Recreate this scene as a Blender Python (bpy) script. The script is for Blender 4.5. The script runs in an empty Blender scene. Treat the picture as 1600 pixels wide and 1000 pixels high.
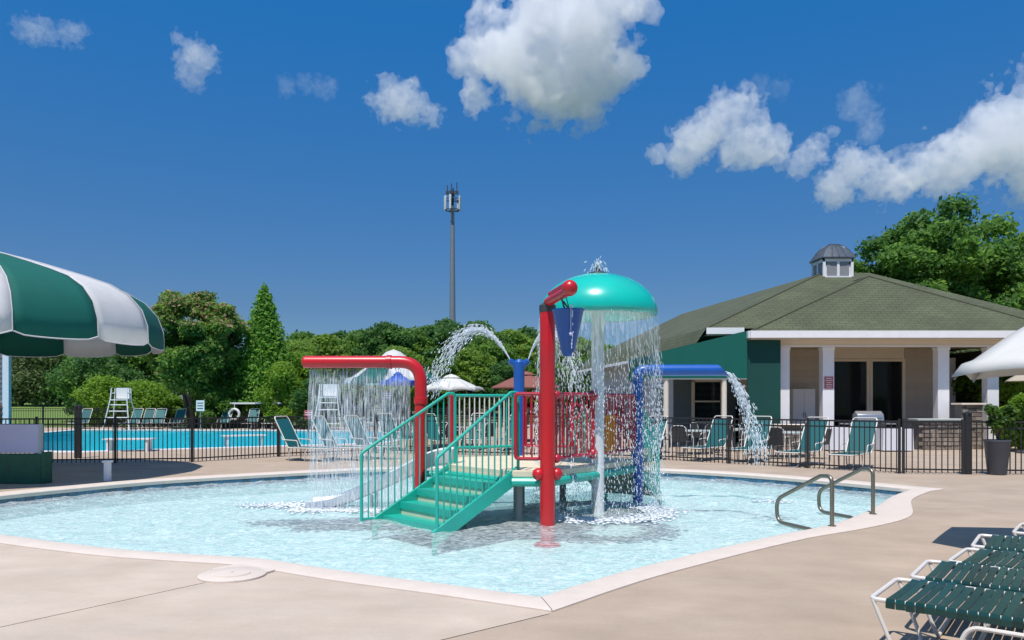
import bpy, bmesh, math, random
import numpy as np
from mathutils import Vector, Matrix
from mathutils.geometry import tessellate_polygon
random.seed(7); RNG = np.random.default_rng(11)
S = bpy.context.scene; COL = S.collection
PI = math.pi; V = Vector
# ------------------------------------------------------------------ camera, light, exposure
EYE, F, HOR = 1.6, 1200.0, 628.0          # eye height, focal length and horizon row of the 1600x1000 photograph
cam = bpy.data.cameras.new('camera'); camo = bpy.data.objects.new('camera', cam); COL.objects.link(camo)
camo.location = (0, 0, EYE); camo.rotation_euler = (PI/2, 0, 0)
cam.sensor_width = 36; cam.lens = 36*F/1600; cam.shift_y = (HOR-500)/1600
cam.clip_start = .05; cam.clip_end = 6000
S.camera = camo
SUN = Vector((-.12, -.42, 1)).normalized()
w = bpy.data.worlds.new('World'); S.world = w; w.use_nodes = True
nt = w.node_tree; nt.nodes.clear()
sky = nt.nodes.new('ShaderNodeTexSky'); sky.sky_type = 'NISHITA'; sky.sun_disc = False
sky.sun_elevation = math.asin(SUN.z); sky.sun_rotation = math.atan2(SUN.x, SUN.y)
sky.air_density = 1.0; sky.dust_density = 0.35; sky.ozone_density = 5.0; sky.altitude = 200
hs = nt.nodes.new('ShaderNodeHueSaturation'); hs.inputs['Saturation'].default_value = 1.0
bg = nt.nodes.new('ShaderNodeBackground'); bg.inputs[1].default_value = .108
wo = nt.nodes.new('ShaderNodeOutputWorld')
tcw = nt.nodes.new('ShaderNodeTexCoord'); spx = nt.nodes.new('ShaderNodeSeparateXYZ'); rmp = nt.nodes.new('ShaderNodeValToRGB'); mul = nt.nodes.new('ShaderNodeMix'); mul.data_type = 'RGBA'; mul.blend_type = 'MULTIPLY'; mul.inputs['Factor'].default_value = 1
rmp.color_ramp.elements[0].position = 0; rmp.color_ramp.elements[0].color = (.29,.36,.46,1); rmp.color_ramp.elements[1].position = 1; rmp.color_ramp.elements[1].color = (1,1,1,1)   # sky graded deep blue low down, left bright overhead for fill, even all round
for p_, c_ in ((.12,(.25,.345,.455,1)), (.26,(.20,.435,.605,1)), (.45,(.115,.565,.85,1)), (.75,(.62,.86,.97,1))): e_ = rmp.color_ramp.elements.new(p_); e_.color = c_
nt.links.new(tcw.outputs['Generated'], spx.inputs[0]); nt.links.new(spx.outputs['Z'], rmp.inputs[0])
nt.links.new(sky.outputs[0], mul.inputs['A']); nt.links.new(rmp.outputs[0], mul.inputs['B']); nt.links.new(mul.outputs['Result'], hs.inputs['Color']); nt.links.new(hs.outputs[0], bg.inputs[0]); nt.links.new(bg.outputs[0], wo.inputs[0])
sl = bpy.data.lights.new('sun', 'SUN'); sl.energy = 3.2; sl.angle = math.radians(.53); sl.color = (1, .955, .9)
so = bpy.data.objects.new('sun', sl); COL.objects.link(so); so.rotation_euler = (-SUN).to_track_quat('-Z', 'Y').to_euler()
so.location = (-20, -40, 90)
S.view_settings.view_transform = 'Standard'; S.view_settings.look = 'None'
S.view_settings.exposure = .6; S.view_settings.gamma = 1; S.view_settings.use_curve_mapping = False
S.render.engine = 'CYCLES'
cy = S.cycles
cy.use_denoising = True; cy.max_bounces = 24; cy.diffuse_bounces = 5; cy.glossy_bounces = 4; cy.transmission_bounces = 6; cy.transparent_max_bounces = 24; cy.volume_bounces = 24
cy.caustics_reflective = False; cy.caustics_refractive = False; cy.sample_clamp_indirect = 6

# ------------------------------------------------------------------ helpers
def G(px, py, z=0.0):                      # a ray of the photograph meets the level z
    d = (EYE-z)*F/(py-HOR); return Vector(((px-800)/F*d, d, z))
def D(px, py, d):                          # the point of a ray at distance d
    return Vector(((px-800)/F*d, d, EYE-(py-HOR)/F*d))

class MB:
    def __init__(s): s.v = []; s.f = []; s.m = []
    def add(s, vs, fs, mi=0):
        o = len(s.v); s.v += [tuple(p) for p in vs]; s.f += [tuple(i+o for i in f) for f in fs]; s.m += [mi]*len(fs)
    def box(s, c, size, rz=0, ry=0, rx=0, mi=0):
        x, y, z = [k/2 for k in size]
        M = Matrix.Translation(c) @ Matrix.Rotation(rz, 4, 'Z') @ Matrix.Rotation(ry, 4, 'Y') @ Matrix.Rotation(rx, 4, 'X')
        vs = [M @ Vector((a*x, b*y, e*z)) for a in (-1, 1) for b in (-1, 1) for e in (-1, 1)]
        s.add(vs, [(0,1,3,2), (4,6,7,5), (0,4,5,1), (2,3,7,6), (0,2,6,4), (1,5,7,3)], mi); return s
    def beam(s, a, b, wd, h, up=(0,0,1), mi=0):      # rectangular bar from a to b
        a, b = Vector(a), Vector(b); t = (b-a); n = t.normalized(); u = Vector(up); r = n.cross(u)
        if r.length < 1e-5: r = n.cross(Vector((1,0,0)))
        r.normalize(); q = r.cross(n)
        vs = [p + r*(i*wd/2) + q*(j*h/2) for p in (a, b) for i, j in ((-1,-1),(1,-1),(1,1),(-1,1))]
        s.add(vs, [(3,2,1,0), (4,5,6,7), (0,1,5,4), (1,2,6,5), (2,3,7,6), (3,0,4,7)], mi); return s
    def tube(s, path, r, n=8, closed=False, caps=True, mi=0):
        P = [Vector(p) for p in path]; k = len(P)
        R = r if isinstance(r, (list, tuple)) else [r]*k
        T = []
        for i in range(k):
            a = P[(i-1) % k] if (closed or i > 0) else P[i]
            b = P[(i+1) % k] if (closed or i < k-1) else P[i]
            T.append((b-a).normalized())
        ref = Vector((0,0,1)) if abs(T[0].z) < .9 else Vector((1,0,0))
        nrm = (ref - T[0]*ref.dot(T[0])).normalized(); vs = []
        for i in range(k):
            nrm = (nrm - T[i]*nrm.dot(T[i])).normalized(); bi = T[i].cross(nrm)
            for j in range(n):
                a = 2*PI*j/n; vs.append(P[i] + (nrm*math.cos(a) + bi*math.sin(a))*R[i])
        fs = []
        for i in range(k if closed else k-1):
            i2 = (i+1) % k
            for j in range(n): fs.append((i*n+j, i*n+(j+1) % n, i2*n+(j+1) % n, i2*n+j))
        if caps and not closed:
            fs.append(tuple(range(n-1, -1, -1))); fs.append(tuple((k-1)*n+j for j in range(n)))
        s.add(vs, fs, mi); return s
    def lathe(s, prof, c=(0,0,0), n=24, axis=(0,0,1), mi=0):       # prof: (radius, height)
        c = Vector(c); q = Vector((0,0,1)).rotation_difference(Vector(axis)); vs = []
        for r, z in prof:
            for j in range(n):
                a = 2*PI*j/n; vs.append(c + q @ Vector((r*math.cos(a), r*math.sin(a), z)))
        fs = []
        for i in range(len(prof)-1):
            for j in range(n): fs.append((i*n+j, i*n+(j+1) % n, (i+1)*n+(j+1) % n, (i+1)*n+j))
        if prof[0][0] > 1e-4: fs.append(tuple(range(n-1, -1, -1)))
        if prof[-1][0] > 1e-4: fs.append(tuple((len(prof)-1)*n+j for j in range(n)))
        s.add(vs, fs, mi); return s
    def ball(s, c, r, n=12, sz=1.0, mi=0):
        return s.lathe([(r*math.sin(PI*i/8)+1e-5, -r*sz*math.cos(PI*i/8)) for i in range(9)], c, n, mi=mi)
    def prism(s, poly, a, mi=0):                                   # polygon (list of 3d points) extruded by vector a
        n = len(poly); P = [Vector(p) for p in poly]; a = Vector(a)
        s.add(P + [p+a for p in P], [tuple(range(n-1, -1, -1)), tuple(range(n, 2*n))] + [(i, (i+1) % n, n+(i+1) % n, n+i) for i in range(n)], mi); return s
    def mesh(s, name, mats, smooth=35, off=(0,0,0)):
        me = bpy.data.meshes.new(name); o = Vector(off)
        me.from_pydata([(p[0]-o.x, p[1]-o.y, p[2]-o.z) for p in s.v], [], s.f)
        for m in (mats if isinstance(mats, (list, tuple)) else [mats]): me.materials.append(m)
        if any(s.m): me.polygons.foreach_set('material_index', s.m)
        bm = bmesh.new(); bm.from_mesh(me); bmesh.ops.recalc_face_normals(bm, faces=bm.faces); bm.to_mesh(me); bm.free()
        if smooth:
            me.polygons.foreach_set('use_smooth', [True]*len(me.polygons)); me.set_sharp_from_angle(angle=math.radians(smooth))
        me.update(); return me
    def build(s, name, mats, parent=None, smooth=35, bevel=0, off=None):
        o = off if off is not None else wloc(parent)
        return link(name, s.mesh(name, mats, smooth, o), parent, bevel=bevel)
def wloc(p):
    l = Vector((0,0,0))
    while p is not None: l += p.location; p = p.parent
    return l
def link(name, me, parent=None, loc=(0,0,0), rz=0, bevel=0):
    o = bpy.data.objects.new(name, me); COL.objects.link(o); o.parent = parent; o.location = loc; o.rotation_euler = (0,0,rz)
    if bevel:
        b = o.modifiers.new('bevel', 'BEVEL'); b.width = bevel; b.segments = 2; b.limit_method = 'ANGLE'; b.angle_limit = .7; b.harden_normals = False
    return o
def tag(o, label=None, cat=None, group=None, kind=None):
    if label: o['label'] = label
    if cat: o['category'] = cat
    if group: o['group'] = group
    if kind: o['kind'] = kind
    return o
def thing(name, label, cat, loc=(0,0,0), rz=0, group=None):
    o = bpy.data.objects.new(name, None); COL.objects.link(o); o.location = loc; o.rotation_euler = (0,0,rz); o.empty_display_size = .2
    return tag(o, label, cat, group)
KIDS = {}
def kids(o): return [c for c in bpy.data.objects if c.parent is o]
def dup(o, loc, rz=0, label=None, group=None, parent=None, tree=None):
    c = o.copy(); COL.objects.link(c)
    if parent is not None: c.parent = parent
    else:
        c.location = loc; c.rotation_euler = (0,0,rz)
        if label: c['label'] = label
        if group: c['group'] = group
    for k in (tree or kids(o)):
        d = k.copy(); COL.objects.link(d); d.parent = c
        for g in kids(k):
            e = g.copy(); COL.objects.link(e); e.parent = d
    return c
def fillet(pts, r, n=6):
    P = [Vector(p) for p in pts]; out = [P[0]]
    for i in range(1, len(P)-1):
        rr = r[i-1] if isinstance(r, (list, tuple)) else r
        a, b, c = P[i-1], P[i], P[i+1]; u, v = (a-b), (c-b); ang = u.angle(v); t = min(rr/max(math.tan(ang/2), .01), u.length*.49, v.length*.49)
        p0, p2 = b+u.normalized()*t, b+v.normalized()*t
        for k in range(n+1):
            q = k/n; out.append(p0*(1-q)**2 + b*2*q*(1-q) + p2*q*q)
    out.append(P[-1]); return out

# ------------------------------------------------------------------ materials
MATS = {}
def M(name, col, rough=.5, metal=0.0, var=.0, vscale=8.0, bump=0.0, bscale=40.0, col2=None, spec=.5, coat=0.0, stretch=None, objrand=0.0, trans=0.0):
    m = bpy.data.materials.new(name); m.use_nodes = True; n = m.node_tree.nodes; l = m.node_tree.links; b = n['Principled BSDF']
    b.inputs['Base Color'].default_value = (*col, 1); b.inputs['Roughness'].default_value = rough; b.inputs['Metallic'].default_value = metal
    b.inputs['Specular IOR Level'].default_value = spec; b.inputs['Coat Weight'].default_value = coat
    tc = n.new('ShaderNodeTexCoord'); src = tc.outputs['Object']
    if stretch:
        mp = n.new('ShaderNodeMapping'); mp.inputs['Scale'].default_value = stretch; l.new(src, mp.inputs[0]); src = mp.outputs[0]
    cur = None
    if var or col2:
        t = n.new('ShaderNodeTexNoise'); t.inputs['Scale'].default_value = vscale; t.inputs['Detail'].default_value = 6; t.inputs['Roughness'].default_value = .6; l.new(src, t.inputs[0])
        r = n.new('ShaderNodeMapRange'); r.inputs[1].default_value = .3; r.inputs[2].default_value = .7; l.new(t.outputs[0], r.inputs[0])
        x = n.new('ShaderNodeMix'); x.data_type = 'RGBA'; c2 = col2 or tuple(c*(1-var) for c in col)
        x.inputs['A'].default_value = (*col, 1); x.inputs['B'].default_value = (*c2, 1); l.new(r.outputs[0], x.inputs['Factor']); cur = x.outputs['Result']
    if objrand:
        oi = n.new('ShaderNodeObjectInfo'); h = n.new('ShaderNodeHueSaturation'); r2 = n.new('ShaderNodeMapRange')
        r2.inputs[3].default_value = 1-objrand; r2.inputs[4].default_value = 1+objrand; l.new(oi.outputs['Random'], r2.inputs[0]); l.new(r2.outputs[0], h.inputs['Value'])
        if cur: l.new(cur, h.inputs['Color'])
        else: h.inputs['Color'].default_value = (*col, 1)
        cur = h.outputs[0]
    if cur: l.new(cur, b.inputs['Base Color'])
    if bump:
        t2 = n.new('ShaderNodeTexNoise'); t2.inputs['Scale'].default_value = bscale; t2.inputs['Detail'].default_value = 5; l.new(src, t2.inputs[0])
        bp = n.new('ShaderNodeBump'); bp.inputs['Strength'].default_value = bump; bp.inputs['Distance'].default_value = .01; l.new(t2.outputs[0], bp.inputs['Height']); l.new(bp.outputs[0], b.inputs['Normal'])
    MATS[name] = m; return m
def mix_transparent(name, col, fac, rough=.4, tint=(1,1,1)):
    m = M(name, col, rough); n = m.node_tree.nodes; l = m.node_tree.links; b = n['Principled BSDF']
    t = n.new('ShaderNodeBsdfTransparent'); t.inputs[0].default_value = (*tint, 1); x = n.new('ShaderNodeMixShader'); x.inputs[0].default_value = fac
    l.new(t.outputs[0], x.inputs[1]); l.new(b.outputs[0], x.inputs[2]); l.new(x.outputs[0], n['Material Output'].inputs[0]); return m
def cloth(name, col, tr=.35, rough=.8):           # canvas that lets some light through
    m = M(name, col, rough, var=.10, vscale=3, bump=.5, bscale=3.5); n = m.node_tree.nodes; l = m.node_tree.links; b = n['Principled BSDF']
    t = n.new('ShaderNodeBsdfTranslucent'); t.inputs[0].default_value = (*col, 1); x = n.new('ShaderNodeMixShader'); x.inputs[0].default_value = tr
    l.new(b.outputs[0], x.inputs[1]); l.new(t.outputs[0], x.inputs[2]); l.new(x.outputs[0], n['Material Output'].inputs[0]); return m

m_deck = M('deck concrete', (.56,.465,.375), .85, col2=(.49,.40,.315), vscale=1.4, bump=.25, bscale=120, objrand=.05)
def deck_detail(m):     # broom marks, stains and fine speckle over the broad tone
    n = m.node_tree.nodes; l = m.node_tree.links; b = n['Principled BSDF']; src = b.inputs['Base Color'].links[0].from_socket
    tc = n.new('ShaderNodeTexCoord'); mp = n.new('ShaderNodeMapping'); mp.inputs['Rotation'].default_value = (0,0,.75); mp.inputs['Scale'].default_value = (.55,1.3,1); l.new(tc.outputs['Object'], mp.inputs[0])
    t = n.new('ShaderNodeTexNoise'); t.inputs['Scale'].default_value = 1.3; t.inputs['Detail'].default_value = 8; t.inputs['Roughness'].default_value = .65; l.new(mp.outputs[0], t.inputs[0])
    t2 = n.new('ShaderNodeTexNoise'); t2.inputs['Scale'].default_value = 30; t2.inputs['Detail'].default_value = 8; t2.inputs['Roughness'].default_value = .75; l.new(tc.outputs['Object'], t2.inputs[0])
    a = n.new('ShaderNodeMath'); a.operation = 'MULTIPLY_ADD'; l.new(t2.outputs[0], a.inputs[0]); a.inputs[1].default_value = .55; l.new(t.outputs[0], a.inputs[2])
    r = n.new('ShaderNodeMapRange'); r.inputs[1].default_value = .5; r.inputs[2].default_value = 1.08; r.inputs[3].default_value = .82; r.inputs[4].default_value = 1.09; l.new(a.outputs[0], r.inputs[0])
    h = n.new('ShaderNodeHueSaturation'); l.new(r.outputs[0], h.inputs['Value']); l.new(src, h.inputs['Color']); l.new(h.outputs[0], b.inputs['Base Color'])
deck_detail(m_deck)
m_deck2 = M('older deck concrete', (.455,.356,.265), .85, col2=(.375,.288,.212), vscale=1.1, bump=.25, bscale=120); deck_detail(m_deck2)
m_joint = M('joint sealant', (.12,.10,.085), .9)
m_coping = M('coping', (.64,.55,.475), .75, col2=(.58,.50,.43), vscale=5, bump=.2, bscale=90)
m_plaster = M('pool plaster', (.58,.74,.735), .6, col2=(.52,.70,.70), vscale=1.6)
m_tile = M('waterline tile', (.022,.10,.17), .15, objrand=.35, coat=.4)
m_grass = M('lawn grass', (.10,.15,.045), .9, col2=(.075,.11,.04), vscale=2.5, bump=.6, bscale=30)
m_grass2 = M('mown grass', (.17,.26,.05), .9, col2=(.13,.21,.04), vscale=1.2, bump=.6, bscale=30)
m_red = M('red paint', (.60,.006,.012), .34, coat=.25, col2=(.44,.012,.016), vscale=1.6, bump=.05, bscale=50)
m_dkred = M('dark red paint', (.46,.010,.030), .35, coat=.2, var=.12, vscale=3)
m_blue = M('blue paint', (.006,.105,.46), .34, coat=.25, col2=(.014,.085,.33), vscale=2, bump=.05, bscale=50)
m_navy = M('navy plastic', (.005,.06,.30), .35, var=.1, vscale=3)
m_green = M('green powder coat', (.01,.42,.315), .38, coat=.15, col2=(.02,.33,.25), vscale=2.5, bump=.06, bscale=60)
m_aqua = M('aqua fibreglass', (.0,.52,.41), .26, coat=.5, col2=(.01,.43,.35), vscale=1.6, bump=.04, bscale=8)
m_white = M('white paint', (.74,.74,.73), .4, var=.06, vscale=4)
m_offwhite = M('slide gelcoat', (.84,.86,.86), .25, coat=.4, var=.06, vscale=2)
m_cream = M('cream rubber deck', (.72,.62,.45), .75, var=.14, vscale=5, bump=.2, bscale=80)
m_orange = M('orange plastic', (.62,.22,.02), .4, var=.1)
m_steel = M('brushed steel', (.27,.245,.19), .38, metal=.75, var=.18, vscale=6, bump=.05)
m_black = M('black fence paint', (.022,.021,.022), .45, var=.15, vscale=9)
m_strap = M('green vinyl strap', (.004,.046,.040), .28, var=.2, vscale=14, objrand=.3)
m_teal = M('teal sling fabric', (.006,.11,.115), .6, var=.15, vscale=20, objrand=.18)
m_chrome = M('cream tube', (.70,.66,.60), .35, var=.08, vscale=8)
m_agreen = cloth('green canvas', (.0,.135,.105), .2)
m_awhite = cloth('white canvas', (.84,.83,.83), .42)
m_uwhite = cloth('ivory canvas', (.78,.77,.73), .25)
m_ublue = cloth('blue canvas', (.0,.085,.55), .03, .35)
m_uterr = cloth('terracotta canvas', (.30,.115,.085), .2)
m_utan = cloth('tan canvas', (.52,.45,.34), .2)
m_cgreen_shade = cloth('shaded awning canvas', (.0,.060,.048), .05)  # green canvas darkened; the drop curtain's shade is put into its colour
m_trim = M('white trim', (.84,.82,.82), .5, var=.06, vscale=3)
m_beige = M('beige trim', (.78,.68,.56), .6, var=.06, vscale=3)
m_tan = M('tan siding', (.50,.43,.36), .7, var=.1, vscale=4, objrand=.05)
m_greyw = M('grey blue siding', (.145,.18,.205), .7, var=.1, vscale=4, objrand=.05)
m_palew = M('pale siding', (.45,.47,.48), .7, var=.08, vscale=4, objrand=.05)
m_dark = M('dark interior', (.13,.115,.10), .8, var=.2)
m_metalroof = M('grey metal roof', (.16,.18,.20), .3, metal=.5, var=.25, vscale=7)
m_louvre = M('grey louvre', (.27,.27,.28), .6, var=.1)
m_pole = M('galvanised steel', (.25,.275,.30), .5, metal=.3, var=.12, vscale=2)
m_dsteel = M('dark steel', (.06,.065,.07), .5, metal=.3)
m_panel = M('antenna cover', (.62,.64,.66), .5)
m_stone = M('ledge stone', (.30,.24,.19), .85, col2=(.19,.155,.13), vscale=12, bump=.5, bscale=30, objrand=.35)
m_mortar = M('mortar', (.17,.155,.14), .95)
m_planter = M('grey planter', (.085,.095,.115), .5, var=.2, vscale=4)
m_soil = M('soil', (.03,.022,.015), .95)
m_linen = M('white tablecloth', (.70,.70,.74), .8, var=.06, vscale=5)
m_ltop = M('pale table top', (.45,.50,.48), .35, var=.1)
m_bark = M('bark', (.17,.125,.095), .9, var=.4, vscale=9, bump=.6, bscale=14, stretch=(1,1,.25))
m_lav = M('pale lavender board', (.60,.57,.74), .5, var=.08, vscale=2)
m_bgreen = M('bin green', (.010,.125,.055), .5, col2=(.006,.075,.04), vscale=5)
m_signred = M('sign red', (.46,.10,.10), .5)
m_brick = M('brick', (.22,.085,.055), .85, objrand=.25, var=.2, vscale=14)
m_grill = M('grill steel', (.42,.43,.44), .35, metal=.6, var=.12)
m_glass = mix_transparent('window glass', (.03,.035,.04), .3, .05, tint=(.75,.8,.8))
m_drop = mix_transparent('falling water', (.86,.91,.95), .50, .08)
m_sheet = mix_transparent('thin water', (.86,.91,.95), .42, .08)
m_foam = mix_transparent('water foam', (.88,.93,.95), .7, .6)

def roof_mat():
    m = M('asphalt shingle', (.135,.135,.095), .9); n = m.node_tree.nodes; l = m.node_tree.links; b = n['Principled BSDF']
    tc = n.new('ShaderNodeTexCoord'); mp = n.new('ShaderNodeMapping'); mp.inputs['Rotation'].default_value = (0,0,0); l.new(tc.outputs['UV'], mp.inputs[0])
    br = n.new('ShaderNodeTexBrick'); br.inputs['Scale'].default_value = 1; br.inputs['Brick Width'].default_value = .34; br.inputs['Row Height'].default_value = .17
    br.inputs['Mortar Size'].default_value = .012; br.inputs['Mortar Smooth'].default_value = .4; br.inputs['Bias'].default_value = -.1
    br.inputs['Color1'].default_value = (.086,.098,.052,1); br.inputs['Color2'].default_value = (.073,.084,.045,1); br.inputs['Mortar'].default_value = (.052,.060,.034,1); l.new(mp.outputs[0], br.inputs[0])
    no = n.new('ShaderNodeTexNoise'); no.inputs['Scale'].default_value = .7; no.inputs['Detail'].default_value = 6; l.new(mp.outputs[0], no.inputs[0])
    h = n.new('ShaderNodeHueSaturation'); r = n.new('ShaderNodeMapRange'); r.inputs[1].default_value = .3; r.inputs[2].default_value = .7; r.inputs[3].default_value = .8; r.inputs[4].default_value = 1.2
    l.new(no.outputs[0], r.inputs[0]); l.new(r.outputs[0], h.inputs['Value']); l.new(br.outputs[0], h.inputs['Color']); l.new(h.outputs[0], b.inputs['Base Color'])
    bp = n.new('ShaderNodeBump'); bp.inputs['Distance'].default_value = .02; bp.inputs['Strength'].default_value = .8; l.new(br.outputs['Fac'], bp.inputs['Height']); bp.invert = True; l.new(bp.outputs[0], b.inputs['Normal'])
    return m
m_roof = roof_mat(); m_ridge = M('ridge shingle', (.07,.074,.044), .9, var=.2)
def water_mat(name, tint, foam, mottlecol, scale=1.0, refl=1.0):  # foam: pale aerated streaks, also painting in the mottle of refracted light
    m = bpy.data.materials.new(name); m.use_nodes = True; n = m.node_tree.nodes; l = m.node_tree.links; n.clear()
    out = n.new('ShaderNodeOutputMaterial'); tc = n.new('ShaderNodeTexCoord')
    mp = n.new('ShaderNodeMapping'); mp.inputs['Scale'].default_value = (1*scale, 1.5*scale, 1); l.new(tc.outputs['Object'], mp.inputs[0])
    a = n.new('ShaderNodeTexNoise'); a.inputs['Scale'].default_value = 8.5; a.inputs['Detail'].default_value = 5; a.inputs['Roughness'].default_value = .6; a.inputs['Distortion'].default_value = .8; l.new(mp.outputs[0], a.inputs[0])
    bp = n.new('ShaderNodeBump'); bp.inputs['Strength'].default_value = .5; bp.inputs['Distance'].default_value = .045; l.new(a.outputs[0], bp.inputs['Height'])
    tr = n.new('ShaderNodeBsdfTransparent'); tr.inputs[0].default_value = (*tint, 1)
    gl = n.new('ShaderNodeBsdfGlossy'); gl.inputs['Roughness'].default_value = .12; l.new(bp.outputs[0], gl.inputs['Normal'])
    fr = n.new('ShaderNodeFresnel'); fr.inputs[0].default_value = 1.33; l.new(bp.outputs[0], fr.inputs['Normal'])
    fm = n.new('ShaderNodeMath'); fm.operation = 'MULTIPLY'; fm.inputs[1].default_value = refl; l.new(fr.outputs[0], fm.inputs[0])
    df = n.new('ShaderNodeBsdfDiffuse'); df.inputs[0].default_value = (*mottlecol, 1); l.new(bp.outputs[0], df.inputs['Normal'])
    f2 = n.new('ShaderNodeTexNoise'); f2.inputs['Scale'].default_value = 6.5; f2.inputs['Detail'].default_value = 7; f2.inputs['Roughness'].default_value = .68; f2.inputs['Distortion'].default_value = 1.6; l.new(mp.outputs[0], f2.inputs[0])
    r = n.new('ShaderNodeMapRange'); r.inputs[1].default_value = .42; r.inputs[2].default_value = .66; r.inputs[3].default_value = foam*.25; r.inputs[4].default_value = foam; l.new(f2.outputs[0], r.inputs[0])  # noise mottle in the colour, standing in for light broken by ripples
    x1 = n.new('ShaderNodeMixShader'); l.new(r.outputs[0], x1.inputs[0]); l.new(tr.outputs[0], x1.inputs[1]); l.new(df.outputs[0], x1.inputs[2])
    x2 = n.new('ShaderNodeMixShader'); l.new(fm.outputs[0], x2.inputs[0]); l.new(x1.outputs[0], x2.inputs[1]); l.new(gl.outputs[0], x2.inputs[2])
    l.new(x2.outputs[0], out.inputs[0]); return m
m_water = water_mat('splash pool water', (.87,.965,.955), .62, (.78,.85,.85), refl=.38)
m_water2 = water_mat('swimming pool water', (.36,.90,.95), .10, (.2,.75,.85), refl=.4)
m_plaster2 = M('deep pool plaster', (.05,.66,.74), .6, var=.1, vscale=.4)

def leaf_mat(name):
    m = M(name, (.05,.09,.02), .55, spec=.3); n = m.node_tree.nodes; l = m.node_tree.links; b = n['Principled BSDF']
    at = n.new('ShaderNodeAttribute'); at.attribute_name = 'tone'; l.new(at.outputs['Color'], b.inputs['Base Color'])
    t = n.new('ShaderNodeBsdfTranslucent'); h = n.new('ShaderNodeHueSaturation'); h.inputs['Value'].default_value = 1.9; h.inputs['Hue'].default_value = .49; l.new(at.outputs['Color'], h.inputs['Color']); l.new(h.outputs[0], t.inputs[0])
    x = n.new('ShaderNodeMixShader'); x.inputs[0].default_value = .52; l.new(b.outputs[0], x.inputs[1]); l.new(t.outputs[0], x.inputs[2]); l.new(x.outputs[0], n['Material Output'].inputs[0]); return m
m_leaf = leaf_mat('leaves')

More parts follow.
